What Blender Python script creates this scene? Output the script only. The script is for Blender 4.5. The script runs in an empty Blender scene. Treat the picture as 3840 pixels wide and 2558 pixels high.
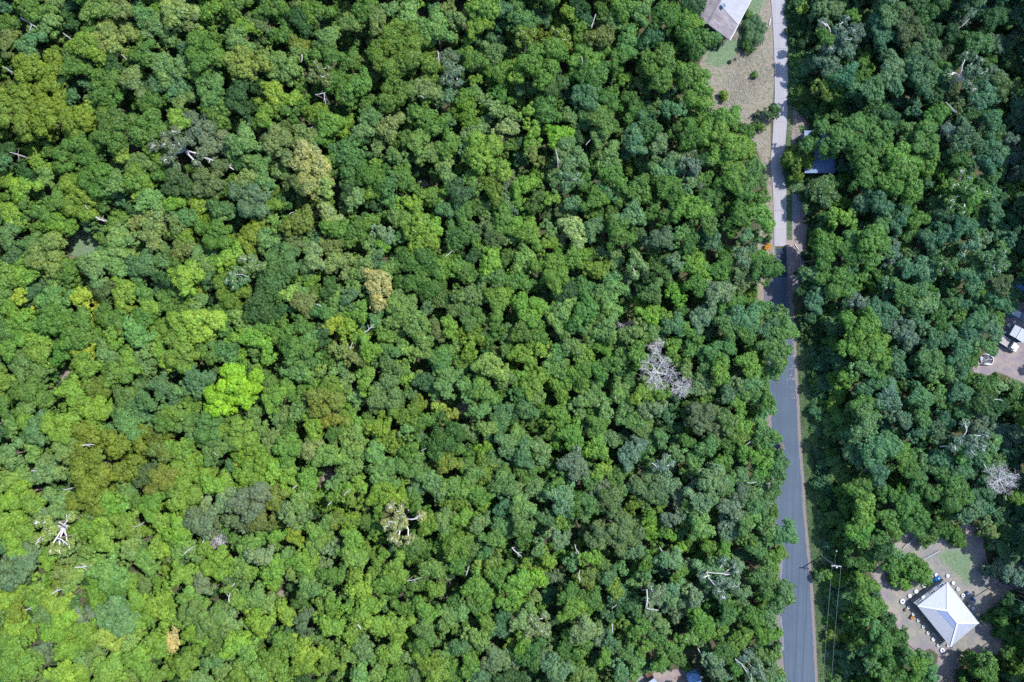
import bpy, bmesh, math, random
import numpy as np
from mathutils import Vector, Matrix

SC = bpy.context.scene
COL = SC.collection
rng = np.random.default_rng(7)
random.seed(7)
H = 150.0                      # flying height
F = 2560.0                     # focal length in photo pixels
def P(px, py, z=0.0):          # photo pixel -> point of the place at height z
    k = (H - z) / F
    return ((px - 1920.0) * k, -(py - 1279.0) * k, z)
M = F / H                      # pixels per metre on the ground

def lin(r, g, b, f=1.0):
    c = np.array([r, g, b], float) / 255.0
    c = np.where(c <= 0.04045, c / 12.92, ((c + 0.055) / 1.055) ** 2.4)
    return c * f

# ------------------------------------------------------------------ objects
def tag(o, label=None, cat=None, group=None, kind=None):
    if label: o['label'] = label
    if cat: o['category'] = cat
    if group: o['group'] = group
    if kind: o['kind'] = kind
    return o

def thing(name, label, cat, loc=(0, 0, 0), rotz=0.0, group=None):
    o = bpy.data.objects.new(name, None)
    o.empty_display_size = 0.3
    COL.objects.link(o)
    o.location = loc
    o.rotation_euler = (0, 0, rotz)
    return tag(o, label, cat, group)

def link(name, me, mat=None, parent=None, loc=None):
    o = bpy.data.objects.new(name, me)
    if mat is not None and not me.materials: me.materials.append(mat)
    COL.objects.link(o)
    if parent is not None: o.parent = parent
    if loc is not None: o.location = loc
    return o

class MB:
    """collects shapes into one mesh"""
    def __init__(s): s.v = []; s.f = []
    def add(s, vs, fs):
        n = len(s.v)
        s.v += [tuple(map(float, p)) for p in vs]
        s.f += [tuple(i + n for i in f) for f in fs]
        return s
    def box(s, c, size, rz=0.0, M4=None):
        hx, hy, hz = size[0] / 2, size[1] / 2, size[2] / 2
        cs, sn = math.cos(rz), math.sin(rz)
        vs = []
        for x, y, z in ((-1,-1,-1),(1,-1,-1),(1,1,-1),(-1,1,-1),(-1,-1,1),(1,-1,1),(1,1,1),(-1,1,1)):
            x, y, z = x * hx, y * hy, z * hz
            vs.append((c[0] + x * cs - y * sn, c[1] + x * sn + y * cs, c[2] + z))
        return s.add(vs, [(0,3,2,1),(4,5,6,7),(0,1,5,4),(1,2,6,5),(2,3,7,6),(3,0,4,7)])
    def beam(s, a, b, w, h=None, up=(0, 0, 1)):
        a, b = Vector(a), Vector(b); h = h or w
        d = (b - a).normalized(); u = Vector(up)
        sd = d.cross(u)
        if sd.length < 1e-4: sd = d.cross(Vector((1, 0, 0)))
        sd.normalize(); u = sd.cross(d)
        vs = [p + sd * (w / 2 * i) + u * (h / 2 * j) for p in (a, b) for i, j in ((-1,-1),(1,-1),(1,1),(-1,1))]
        return s.add(vs, [(0,1,2,3),(7,6,5,4),(0,4,5,1),(1,5,6,2),(2,6,7,3),(3,7,4,0)])
    def tube(s, pts, rad, n=6, cap=True):
        pts = [Vector(p) for p in pts]
        if not hasattr(rad, '__len__'): rad = [rad] * len(pts)
        vs, fs = [], []
        ref = Vector((0.3, 0.9, 0.2))
        for i, p in enumerate(pts):
            d = (pts[min(i + 1, len(pts) - 1)] - pts[max(i - 1, 0)]).normalized()
            a = d.cross(ref)
            if a.length < 1e-3: a = d.cross(Vector((1, 0, 0)))
            a.normalize(); b = d.cross(a)
            for k in range(n):
                t = 2 * math.pi * k / n
                vs.append(p + (a * math.cos(t) + b * math.sin(t)) * rad[i])
        for i in range(len(pts) - 1):
            for k in range(n):
                k2 = (k + 1) % n
                fs.append((i * n + k, i * n + k2, (i + 1) * n + k2, (i + 1) * n + k))
        if cap:
            fs.append(tuple(range(n - 1, -1, -1))); m = (len(pts) - 1) * n
            fs.append(tuple(m + k for k in range(n)))
        return s.add(vs, fs)
    def lathe(s, prof, c=(0, 0, 0), n=20):
        vs, fs = [], []
        for r, z in prof:
            for k in range(n):
                t = 2 * math.pi * k / n
                vs.append((c[0] + r * math.cos(t), c[1] + r * math.sin(t), c[2] + z))
        for i in range(len(prof) - 1):
            for k in range(n):
                k2 = (k + 1) % n
                fs.append((i * n + k, i * n + k2, (i + 1) * n + k2, (i + 1) * n + k))
        return s.add(vs, fs)
    def slab(s, poly, z0, z1):
        n = len(poly)
        vs = [(p[0], p[1], z0) for p in poly] + [(p[0], p[1], z1) for p in poly]
        fs = [tuple(range(n - 1, -1, -1)), tuple(range(n, 2 * n))]
        for i in range(n): fs.append((i, (i + 1) % n, n + (i + 1) % n, n + i))
        return s.add(vs, fs)
    def mesh(s, name):
        me = bpy.data.meshes.new(name); me.from_pydata(s.v, [], s.f)
        bm = bmesh.new(); bm.from_mesh(me); bmesh.ops.recalc_face_normals(bm, faces=bm.faces); bm.to_mesh(me); bm.free()
        return me
    def build(s, name, mat, parent=None, loc=None, smooth=False, bevel=0):
        me = s.mesh(name)
        if bevel:
            bm = bmesh.new(); bm.from_mesh(me)
            bmesh.ops.bevel(bm, geom=list(bm.edges), offset=bevel, segments=2, affect='EDGES', profile=0.6, clamp_overlap=True)
            bm.to_mesh(me); bm.free()
        if smooth:
            me.polygons.foreach_set('use_smooth', [True] * len(me.polygons))
        return link(name, me, mat, parent, loc)

# ------------------------------------------------------------------ materials
def nmat(name):
    m = bpy.data.materials.new(name); m.use_nodes = True
    nt = m.node_tree; nt.nodes.clear()
    return m, nt
def N(nt, t, **kw):
    n = nt.nodes.new(t)
    for k, v in kw.items():
        if k in n.inputs: n.inputs[k].default_value = v
        else: setattr(n, k, v)
    return n
def ramp(nt, src, stops):
    r = N(nt, 'ShaderNodeValToRGB'); e = r.color_ramp.elements
    while len(e) < len(stops): e.new(0.5)
    for i, (p, c) in enumerate(stops):
        e[i].position = p; e[i].color = (*c, 1) if len(c) == 3 else c
    nt.links.new(src, r.inputs[0]); return r
def noise(nt, scale, detail=4.0, rough=0.55, coord=None, dist=0.0):
    n = N(nt, 'ShaderNodeTexNoise'); n.inputs['Scale'].default_value = scale
    n.inputs['Detail'].default_value = detail; n.inputs['Roughness'].default_value = rough
    n.inputs['Distortion'].default_value = dist
    if coord is not None: nt.links.new(coord, n.inputs['Vector'])
    return n
def mixc(nt, fac, a, b, mode='MIX'):
    m = N(nt, 'ShaderNodeMix', data_type='RGBA', blend_type=mode)
    for s, v in ((m.inputs[0], fac), (m.inputs[6], a), (m.inputs[7], b)):
        if hasattr(v, 'is_linked') or hasattr(v, 'links'): nt.links.new(v, s)
        elif hasattr(v, '__len__'): s.default_value = (*v[:3], 1)
        else: s.default_value = v
    return m.outputs[2]
def finish(nt, col, rough=0.9, spec=0.2, bump=None, bumpd=0.03, metal=0.0, alpha=None):
    b = N(nt, 'ShaderNodeBsdfPrincipled'); o = N(nt, 'ShaderNodeOutputMaterial')
    if hasattr(col, 'links'): nt.links.new(col, b.inputs['Base Color'])
    else: b.inputs['Base Color'].default_value = (*col[:3], 1)
    b.inputs['Roughness'].default_value = rough; b.inputs['Specular IOR Level'].default_value = spec
    b.inputs['Metallic'].default_value = metal
    if bump is not None:
        bn = N(nt, 'ShaderNodeBump'); bn.inputs['Distance'].default_value = bumpd; bn.inputs['Strength'].default_value = 0.7
        nt.links.new(bump, bn.inputs['Height']); nt.links.new(bn.outputs[0], b.inputs['Normal'])
    nt.links.new(b.outputs[0], o.inputs[0]); return b
def coords(nt, obj=True):
    return N(nt, 'ShaderNodeTexCoord').outputs['Object' if obj else 'Generated']

def plain(name, c, rough=0.7, spec=0.3, var=0.25, scale=3.0, metal=0.0, bumpd=0.0):
    """a paint / plastic / timber with uneven tone"""
    m, nt = nmat(name); co = coords(nt)
    n = noise(nt, scale, 5, 0.6, co)
    c = np.array(c)
    r = ramp(nt, n.outputs[0], [(0.25, tuple(c * (1 - var))), (0.75, tuple(np.minimum(c * (1 + var), 0.95)))])
    finish(nt, r.outputs[0], rough, spec, n.outputs[0] if bumpd else None, bumpd, metal); return m

def blend_ground(name, layers, rough=0.95, bumps=14.0, bumpd=0.05):
    """layers: list of (colour a, colour b, mask scale, mask threshold, fine scale); the first is the base"""
    m, nt = nmat(name); co = coords(nt); out = None
    for i, (a, b, ms, th, fs) in enumerate(layers):
        fn = noise(nt, fs, 6, 0.7, co); cr = ramp(nt, fn.outputs[0], [(0.3, a), (0.7, b)]).outputs[0]
        if out is None: out = cr
        else:
            mp = N(nt, 'ShaderNodeMapping'); mp.inputs['Location'].default_value = (13.7 * i, 5.1 * i, 0); nt.links.new(co, mp.inputs[0])
            mk = noise(nt, ms, 6, 0.65, mp.outputs[0], 0.4)
            k = ramp(nt, mk.outputs[0], [(th - 0.06, (0, 0, 0)), (th + 0.06, (1, 1, 1))]).outputs[0]
            out = mixc(nt, k, out, cr)
    bn = noise(nt, bumps, 6, 0.7, co)
    finish(nt, out, rough, 0.1, bn.outputs[0], bumpd); return m
# ---- the trees one can tell apart, as (x, y, radius, foliage code) per survey square; two colour letters = in between
TILES = [
(0,0,2.45,"""350 760 250 Y;170 1110 250 Y;570 1120 240 Y;300 90 130 G;450 190 170 PK;60 60 100 B;100 230 100 G;60 390 110 K;290 420 120 B;900 90 130 GK;1100 90 120 K;1330 130 100 P;1480 250 130 PK;1050 380 170 K;800 440 140 LG;840 330 90 G;700 620 110 G;1330 500 110 G;1500 620 130 P;1480 800 110 B;1220 760 120 KO;980 820 150 G;1040 960 110 G;1060 1120 150 G;1080 1240 150 G;1380 1200 170 G;1400 950 100 G;720 1380 200 G;1120 1400 110 LP;1460 1420 120 L;80 1480 120 D;380 1520 80 L;830 1540 90 G;1300 1500 110 P;830 1030 90 L;1050 600 110 D"""),
(640,0,2.45,"""80 130 150 K;220 160 100 K;390 90 120 GL;610 70 120 G;690 250 100 L;830 200 110 PS;920 60 130 G;1030 170 90 G;1180 180 110 D;1330 130 130 G;1160 50 80 K;1020 320 100 G;260 330 70 W;170 430 90 B;440 350 60 G;330 490 180 G;650 420 130 P;700 600 170 YK;1170 400 90 YO;1450 370 110 P;1500 520 100 G;1340 520 90 G;100 640 90 PS;60 810 110 B;250 640 90 G;380 860 150 P;1080 620 170 PG;950 860 110 LW;1110 910 80 LW;1500 760 110 G;1380 690 120 Og;100 990 80 PK;340 950 70 L;620 900 130 D;480 1040 150 G;880 1110 100 GY;1050 1010 100 G;250 1170 160 S;80 1370 210 Sg;440 1280 170 S;690 1290 140 P;100 1130 100 L;1000 1330 150 K;1250 1330 150 K;1370 1080 130 YG;1440 1160 130 GL;1300 1500 170 KC;1530 1210 70 L;1530 1450 100 G;800 1500 100 PG;650 1430 70 D;620 1510 70 D"""),
(1280,0,2.45,"""90 240 90 P;330 180 100 KP;260 90 130 G;440 90 80 P;630 70 90 GP;680 50 70 L;620 200 130 P;860 250 150 PL;1090 180 100 K;980 60 60 K;1340 80 130 LG;1500 90 70 B;1250 250 100 L;560 450 260 GYf;860 600 90 YL;880 310 80 Sg;990 540 90 S;1020 690 120 Sg;1220 560 100 G;1460 660 120 GL;100 560 110 G;170 780 120 G;40 880 100 G;480 880 160 GL;760 830 120 K;790 940 50 L;960 880 90 BS;1150 900 90 GL;1170 1050 120 GYf;1280 900 90 P;1390 990 60 K;1330 1090 40 B;230 970 80 G;260 1080 100 P;450 1180 130 K;40 1170 90 L;220 1210 90 P;810 1120 150 G;970 1120 60 B;570 1270 80 G;1000 1330 130 GL;700 1330 110 PL;770 1430 110 KG;520 1440 80 P;340 1400 80 KP;100 1440 180 BGf;1200 1240 110 P;1170 1390 80 PS;1490 1200 100 K;1500 1040 60 P;1330 1440 200 L;1530 1360 80 G;960 1520 70 KP;530 1540 70 G;330 1550 70 L;1400 480 100 P;1480 900 90 G"""),
(1920,0,2.45,"""90 220 150 PGf;130 350 110 Yg;430 370 120 Yg;300 590 210 GL;50 680 70 L;520 130 70 L;600 60 100 D;700 560 170 GL;760 700 150 G;830 340 110 OY;1040 90 110 LG;1190 110 110 P;930 210 110 P;1060 390 110 GP;1000 520 100 G;1290 340 110 BD;1480 200 180 Gf;1330 660 180 GL;330 770 160 DP;700 830 100 B;160 1040 90 L;330 1050 130 G;520 1060 70 K;640 1080 90 BG;800 1110 110 GK;890 1100 80 G;900 940 90 G;1090 920 80 GD;190 1230 100 L;410 1270 110 LV;580 1270 80 D;200 1440 80 KY;820 1230 110 KG;1100 1060 90 G;1240 1170 120 GB;1130 1310 110 B;1340 1330 90 PS;1530 1190 90 G;1500 1010 90 B;540 1430 150 P;900 1470 130 P;1480 1480 90 K;1310 1530 80 P;700 930 120 B;420 1430 60 Pg"""),
(2560,0,2.45,"""100 60 130 D;50 220 110 LG;150 400 150 GD;50 330 110 G;70 700 130 G;110 860 150 GL;200 950 80 L;430 1080 110 L;380 1350 220 L;530 1200 90 G;500 1450 120 L;250 1250 100 G;80 1250 120 G;60 1420 60 KS;60 1510 80 S;200 1480 80 D;630 1550 100 Pf;1090 130 110 D;1090 85 45 W;1300 120 160 PO;1400 330 160 Sg;1300 600 130 S;1460 440 100 S;1180 330 110 D;1310 340 70 G;1280 820 90 YO;1100 900 100 DG;1500 700 110 B;1400 750 80 G;1180 620 90 B;1060 280 80 D"""),
(3200,0,2.45,"""330 120 160 PO;470 250 150 O;250 280 150 B;20 320 80 SO;650 80 180 DG;720 310 110 D;600 480 170 OP;890 320 80 D;1090 440 130 GB;810 500 90 O;330 640 130 SG;600 690 170 B;740 640 110 G;50 720 100 G;140 820 130 PB;350 780 120 B;740 880 140 D;950 980 70 O;1050 1080 80 DG;1030 690 170 SOg;1260 740 120 SB;1330 800 100 OG;1170 880 130 B;1500 310 80 S;1390 390 90 SP;1530 500 80 B;1440 620 90 D;1250 200 110 D;1070 140 50 Sg;1100 30 90 B;960 20 50 B;1450 20 90 B;1530 200 60 B;1500 960 130 BS;1250 1120 110 B;1010 1260 140 BO;1060 1330 90 G;870 1230 80 S;740 1080 110 G;480 1230 120 GP;640 1290 150 GP;330 1100 90 D;180 1040 80 D;120 1450 180 GL;640 1480 120 LG;430 1500 150 LG;840 1430 80 D;980 1470 80 G;1200 1340 110 B;1340 1360 90 S;1450 1440 110 S;1280 1470 110 B;1530 1200 90 B;1490 1120 80 S;1520 1330 60 S;1160 1500 90 B;560 1000 70 B;25 1265 290 GPD"""),
(0,640,2.45,"""60 100 110 LG;420 40 90 PL;270 60 90 D;230 170 120 L;900 60 170 G;640 140 90 L;760 270 190 YG;1080 120 110 P;1240 80 130 GL;1270 210 80 WL;1380 280 130 P;1490 50 70 G;540 270 100 G;240 290 100 GP;60 240 70 G;280 410 100 PO;100 400 110 L;500 480 120 GL;350 530 70 G;180 470 70 G;400 400 90 G;1270 460 90 K;1450 460 130 K;1400 640 100 K;100 600 110 OP;150 740 120 BD;290 690 100 GB;290 820 60 L;490 770 180 KY;960 620 80 GP;1090 670 130 P;1200 620 90 P;930 540 70 B;1060 480 90 G;870 890 140 P;1090 880 120 P;650 900 110 G;1340 850 130 BD;1510 830 100 P;1490 980 70 D;100 960 130 LP;270 950 130 L;520 980 120 PL;290 1110 120 BD;190 1160 60 W;60 1140 110 PG;550 1200 160 PG;770 1150 90 W;810 1260 80 W;970 1080 110 DO;1150 1130 130 L;1330 1150 90 GP;1400 1260 80 L;1510 1200 80 G;200 1400 170 LY;480 1380 150 G;750 1450 150 G;1060 1350 130 G;1100 1450 90 L;1330 1370 110 G;1270 1500 130 PL;1500 1450 110 LG;60 1470 100 DG;340 1500 130 L;680 1530 120 G;900 1520 90 LG;1040 1530 80 L"""),
(640,640,2.45,"""60 30 90 S;100 150 140 DO;380 100 160 O;560 160 110 G;720 80 100 K;870 80 90 P;750 280 170 BS;840 450 60 BS;1320 50 160 KC;1150 120 100 OD;1440 170 70 K;1390 280 90 YG;960 320 70 LG;1040 300 70 D;300 310 110 YW;450 340 100 BG;60 300 90 L;150 430 110 BG;40 470 80 K;400 440 80 L;480 440 80 P;980 480 70 PL;1190 470 130 YO;1460 400 100 KC;1520 530 100 G;420 590 150 G;120 610 120 LG;740 610 130 YG;900 640 100 P;1130 620 110 OP;1350 660 80 B;1250 690 60 P;1480 700 110 K;1340 830 110 K;1520 850 100 K;150 720 130 OK;300 770 120 P;560 800 130 L;60 840 90 G;280 860 120 P;760 850 110 PSg;1030 850 190 BGf;960 1040 160 BGf;480 920 90 G;350 990 90 B;620 1000 110 Bg;170 1000 150 L;240 1100 110 LW;560 1090 150 YG;60 1090 90 G;1080 1130 80 WK;1200 1100 70 P;1310 1010 70 L;1210 990 60 G;1250 1210 110 KO;1340 1120 60 G;1450 1080 90 DG;740 1160 60 P;820 1260 150 D;1530 1220 110 PG;1420 1200 70 P;100 1270 130 G;250 1260 100 P;480 1290 130 G;350 1420 170 LW;130 1430 150 L;690 1390 130 PL;860 1430 110 G;500 1430 80 G;1000 1280 110 D;930 1290 60 L;1060 1490 150 G;1230 1420 100 G;1390 1300 90 GB;1400 1500 90 D;1500 1400 90 WY;780 1540 110 L;600 1540 90 L;1300 1520 60 P"""),
(1280,640,2.45,"""110 90 110 BGf;300 70 130 Gf;440 120 100 BGf;560 60 100 GD;310 200 90 L;130 260 90 PK;60 210 80 D;300 320 70 D;470 300 90 PL;610 300 90 LY;850 240 120 GL;1000 180 60 L;980 40 80 P;1110 210 120 DB;1210 120 90 PL;1390 160 110 YG;1490 150 70 S;1480 290 110 SP;1490 470 130 G;960 370 80 B;1110 380 110 GB;680 470 160 YP;510 430 100 PG;750 610 150 YL;870 510 80 L;270 470 80 LG;370 570 90 SP;120 560 120 G;60 640 90 G;260 660 60 P;380 660 70 L;330 780 90 B;1060 610 130 DG;1230 650 90 G;1400 620 110 OG;1310 500 80 PS;1540 640 60 P;1530 800 90 G;700 920 250 GDf;930 900 110 YL;1040 880 90 G;1150 930 120 G;1380 870 130 L;1400 980 120 GP;60 830 80 K;230 900 130 PK;430 930 90 PL;340 1060 150 KC;150 1070 90 PK;40 930 60 K;60 1190 90 B;180 1280 110 LG;50 1290 80 L;60 1420 100 LY;330 1350 80 P;500 1240 110 PL;570 1310 120 PL;490 1370 90 PL;690 1430 150 PG;900 1150 110 POf;780 1230 70 PB;1040 1130 80 GB;1210 1140 130 PO;1200 1320 140 GP;1080 1290 90 OP;880 1480 90 OK;990 1440 90 LG;400 1490 90 GL;530 1500 80 PL;180 1530 80 L;1430 1200 130 LG;1490 1160 80 L;1500 1080 90 G;1200 1490 120 GY;1420 1420 90 G;1350 1520 90 G;1510 1510 80 P;1240 780 80 D"""),
(1920,640,1.4,"""60 80 60 L;30 160 50 L;130 140 60 G;230 60 50 P;300 50 70 PSg;380 40 45 G;430 150 60 GL;330 180 50 PS;210 150 35 L;530 25 60 G;650 100 80 G;580 150 40 G;620 230 70 PS;800 90 60 G;850 140 60 G;740 200 45 GL;830 230 60 G;810 20 70 PS;320 310 70 KC;90 340 70 L;190 300 40 P;25 290 40 L;170 390 50 LY;410 320 60 PB;500 120 50 BG;570 340 70 GL;620 340 40 G;790 350 60 BS;870 350 50 PL;690 360 45 BO;60 470 70 PL;40 590 60 G;200 510 80 LG;230 590 60 LG;320 460 60 LG;380 600 50 GP;360 420 45 L;450 520 60 LY;540 470 50 PO;640 490 60 PKg;700 540 45 D;790 520 70 GP;540 610 70 PL;470 640 50 P;280 620 70 D;90 720 90 LG;250 750 80 PL;380 740 80 G;300 830 60 P;450 700 50 G;520 720 60 PL;740 640 60 GP;720 750 55 LV;860 660 50 LV;800 760 30 L;850 800 60 BP;50 840 60 G;140 850 60 G;400 830 70 PG;500 830 70 PL;640 840 60 PL;870 830 40 B;720 860 50 PL;850 480 40 SP"""),
(2560,640,1.4,"""260 60 70 LG;330 60 80 PGf;50 40 50 S;40 200 80 LG;120 150 60 G;30 90 40 PS;110 40 40 G;190 90 40 G;410 240 65 GL;300 250 60 G;250 300 40 G;150 360 50 BS;110 270 60 G;330 340 30 P;40 380 50 G;30 490 40 LG;90 520 60 L;180 520 60 GL;230 490 45 G;310 570 60 OP;320 460 50 SP;430 510 65 G;410 460 45 LG;440 550 50 G;170 650 70 SK;60 600 60 G;100 770 70 SP;20 310 30 P;240 690 60 G;330 770 80 BP;420 720 50 PG;530 830 65 PL;500 760 50 GP;450 830 70 BG;230 820 60 GP;300 850 60 G;20 830 30 L;60 870 40 G;230 590 30 P;840 250 60 L;770 400 80 GL;730 460 60 GL;790 590 90 G;650 600 50 D;660 780 50 BD;780 760 70 G;800 820 70 P;670 850 50 D;870 370 45 GP;860 440 60 G;880 510 40 B;700 540 60 BG;870 800 50 LG;690 680 60 B"""),
(3200,640,1.4,"""230 70 110 LG;60 50 60 GL;70 150 70 BS;140 170 60 B;560 110 110 GPg;610 140 60 GL;490 230 70 B;340 260 50 GL;230 260 60 B;150 280 50 PO;90 390 90 GL;170 420 40 P;200 430 40 S;390 370 50 B;470 340 60 B;560 300 60 B;640 320 30 G;680 360 45 SK;600 400 60 PSg;730 230 50 B;710 40 50 GB;840 20 50 S;810 100 50 GLg;870 80 40 L;830 240 50 B;850 310 40 B;760 330 60 B;840 430 40 GP;720 480 80 PBg;820 480 50 PO;640 480 50 GP;760 590 60 O;660 610 40 PL;600 560 70 B;480 500 60 GPg;370 530 75 BP;270 510 40 B;200 600 40 PS;300 680 90 PB;250 630 60 GP;130 740 80 B;30 690 50 S;60 820 80 LG;120 850 60 LG;380 700 60 P;500 690 60 BG;540 780 60 GL;450 800 50 G;640 780 60 BG;710 830 55 PS;740 790 45 LG;280 850 60 S;220 850 40 S;340 800 40 B;600 860 60 B;480 860 60 B;400 860 50 B;810 650 60 BP;740 670 40 B;870 600 50 S;870 650 40 B;560 700 40 B;20 560 40 LG;40 460 50 G"""),
(0,1280,1.4,"""130 100 80 PG;60 40 60 GL;230 50 70 LG;330 60 60 G;440 60 70 W;480 130 70 LY;570 50 60 PK;680 110 60 GL;620 170 80 GL;770 40 40 PL;770 110 60 P;850 50 50 L;880 110 40 LW;40 200 70 LG;160 250 70 GL;260 290 70 GL;380 260 70 L;520 250 80 YG;210 150 60 PG;410 310 60 LG;150 350 60 PG;40 370 50 G;170 430 60 LG;210 480 70 BP;60 450 50 PL;330 440 90 L;510 370 80 L;500 460 70 LG;660 300 70 PG;650 390 60 BP;740 370 60 BPf;700 450 80 BPf;800 320 60 BG;840 230 60 BP;860 380 40 PL;840 430 40 G;370 530 80 KL;180 580 50 PL;60 590 70 P;540 640 195 Y;240 680 80 PS;100 680 60 P;50 720 60 PL;130 800 80 L;330 850 80 KP;680 800 80 PG;560 830 80 LG;800 850 70 LG;200 850 60 L;40 830 50 L;640 870 60 L;480 870 60 PL;820 520 70 YO;850 580 60 YO;860 720 80 YO;760 680 70 OD;720 840 40 G"""),
(640,1280,1.4,"""60 60 90 LG;170 50 60 G;290 40 80 BG;450 50 50 PL;510 50 50 L;660 50 80 G;720 60 60 GP;150 200 80 B;330 240 135 V;390 150 50 L;40 260 50 PB;130 340 55 LG;40 320 50 B;240 330 50 GP;480 210 80 G;550 290 70 LG;450 380 50 PG;670 150 70 PG;690 160 40 OK;770 130 40 KL;640 270 60 G;760 240 50 LG;850 230 60 GY;820 320 90 YO;690 350 70 P;880 40 40 K;880 150 40 P;750 440 60 LY;850 400 70 YO;40 380 60 LG;190 440 90 GP;70 420 80 GP;360 480 90 LG;450 430 50 PG;560 410 40 P;540 510 60 PO;630 480 50 G;620 560 80 GL;750 570 70 KO;830 600 70 PL;450 600 100 LY;240 570 70 PG;190 520 60 G;60 560 70 LG;120 500 50 P;170 660 90 LY;60 700 90 LY;90 820 100 LY;50 640 50 L;290 730 60 LG;430 710 100 LY;620 680 70 LG;540 680 50 L;220 740 60 L;190 840 50 PS;440 830 100 SO;320 830 80 SP;560 830 70 YO;610 780 40 L;730 790 60 LG;730 710 60 LG;690 830 60 PL;870 800 50 LG;850 750 30 P;860 530 50 PO;860 480 40 G"""),
(1280,1280,1.4,"""230 20 40 LG;150 40 60 LG;280 50 50 BG;20 40 30 K;70 90 50 KO;340 40 40 PL;400 60 50 PL;430 25 40 PO;520 100 75 GP;560 170 60 PG;610 110 50 G;670 30 50 LY;600 30 40 PL;780 130 75 PW;870 40 40 GP;230 120 60 PO;300 140 50 PO;250 260 100 PO;330 150 50 L;450 220 60 DB;130 220 60 LG;50 270 50 P;20 200 40 P;660 260 60 PG;740 260 70 GP;720 360 50 PG;790 300 50 G;870 200 50 P;540 250 50 P;510 340 30 WK;350 390 75 YG;350 460 50 PG;440 420 50 G;70 430 60 LG;200 450 60 LY;20 380 40 LG;60 520 80 PL;40 570 50 L;180 590 60 PL;290 540 80 LY;370 550 50 G;560 500 100 DGf;520 570 80 GD;600 560 60 G;760 450 50 PL;850 360 60 B;830 430 60 BP;750 570 40 LV;860 530 60 PB;760 690 80 YG;640 640 50 G;650 470 50 PS;560 640 60 YO;360 640 80 GP;230 680 90 PG;60 650 60 PG;100 750 40 LG;230 800 80 LY;320 730 30 LG;480 740 70 PK;390 800 60 PS;530 770 50 PS;60 830 50 LG;40 760 40 L;600 760 80 GP;620 830 70 GY;720 800 70 G;860 750 80 PB;850 850 50 B;800 620 50 BG;400 870 60 G;200 880 40 G;700 700 50 PG"""),
(1920,1280,1.4,"""50 70 60 LG;150 40 60 LG;250 60 60 PL;370 80 70 LG;320 30 50 P;480 30 60 L;480 130 60 L;540 100 50 G;580 80 45 PL;660 60 60 LG;590 30 30 P;840 50 50 LG;110 220 70 LG;130 260 50 PL;60 180 60 LG;240 140 60 LP;40 270 50 GB;80 350 70 BG;40 340 40 D;270 230 70 LY;370 170 70 GL;440 150 50 G;330 200 60 L;360 320 60 P;240 380 60 LG;440 280 60 PL;480 350 50 PK;570 280 60 PL;620 200 40 GP;630 410 65 PG;600 330 60 P;690 260 60 LY;770 270 55 LY;745 340 60 KS;810 390 40 B;690 480 60 PG;710 550 50 GP;780 510 40 PG;300 490 70 GL;200 460 40 G;450 550 70 LG;440 440 60 GL;400 470 40 P;510 510 50 PO;40 510 60 PG;150 580 60 P;60 600 60 B;80 680 70 G;310 640 75 SO;380 700 60 PG;470 680 50 LW;620 590 70 SP;700 740 90 OK;790 650 50 Sg;820 740 60 SP;730 820 60 PO;120 770 70 P;250 810 80 PS;230 740 60 G;50 860 60 PL;20 770 30 PO;400 850 50 GP;520 830 70 PO;550 700 60 GB;630 860 50 YG;860 590 40 PO;870 830 50 S;590 770 30 P;460 780 50 S;330 860 50 G"""),
(2560,1280,1.4,"""190 60 80 GB;200 150 60 LG;110 140 50 GB;60 40 60 PG;80 230 70 P;20 150 40 K;330 110 65 LG;390 150 40 LG;470 55 75 PG;460 160 45 P;520 40 40 GP;250 260 60 PS;290 220 40 K;380 270 75 GP;430 300 55 G;370 220 45 P;445 370 35 PL;100 410 90 OS;230 430 60 PG;150 380 60 KO;310 440 60 L;290 500 50 LG;290 340 40 LG;120 550 60 GB;220 540 50 G;430 490 75 PL;370 600 60 LG;430 640 60 LG;390 700 60 PG;500 665 55 GB;485 750 50 GB;40 620 60 PL;20 520 40 G;200 650 60 LG;150 740 90 PS;210 740 60 PG;60 740 50 S;300 720 50 P;350 800 60 PO;290 800 50 SO;90 830 70 PS;250 880 60 SP;390 790 45 P;370 870 60 PG;20 840 40 G;800 250 60 LG;780 410 60 PL;860 420 80 GP;700 380 40 BP;740 110 60 BD;830 110 60 B;860 190 40 LG;750 210 60 BD;880 40 50 LG;830 700 70 PL;830 780 60 LG;870 850 60 G;740 740 55 BD;880 580 50 PB"""),
(3200,1280,1.4,"""90 60 110 LG;40 140 60 PL;130 180 40 L;230 100 50 BP;400 130 90 GP;380 60 60 BP;550 50 60 B;560 120 60 BP;685 30 50 PG;600 100 40 G;180 290 70 SP;60 240 50 B;40 330 70 LG;70 390 60 PG;150 230 60 BG;330 290 60 PB;440 260 50 PL;440 310 40 PG;240 400 50 SO;360 390 50 PG;540 270 60 B;690 225 60 G;820 225 40 KC;840 310 70 G;660 330 60 GD;580 370 50 PG;100 540 100 BPf;40 460 60 PG;30 600 50 B;440 480 50 OS;330 480 50 B;480 410 45 B;590 520 90 Sg;660 450 60 S;770 500 90 S;560 590 50 PL;700 560 60 P;850 470 30 SO;870 480 40 B;240 600 60 LG;290 660 60 GL;330 740 60 GB;200 570 40 GB;350 620 50 PG;120 690 60 B;150 770 30 K;40 770 70 G;50 850 70 LG;200 800 60 G;260 860 70 G;490 790 100 G;530 830 50 LG;440 690 50 GB;560 680 60 B;690 700 50 BP;690 790 60 B;600 850 70 SP;440 620 40 B;850 630 40 B;850 740 60 B;780 840 50 OP;650 610 40 B;800 360 40 D;870 350 50 B"""),
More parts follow.
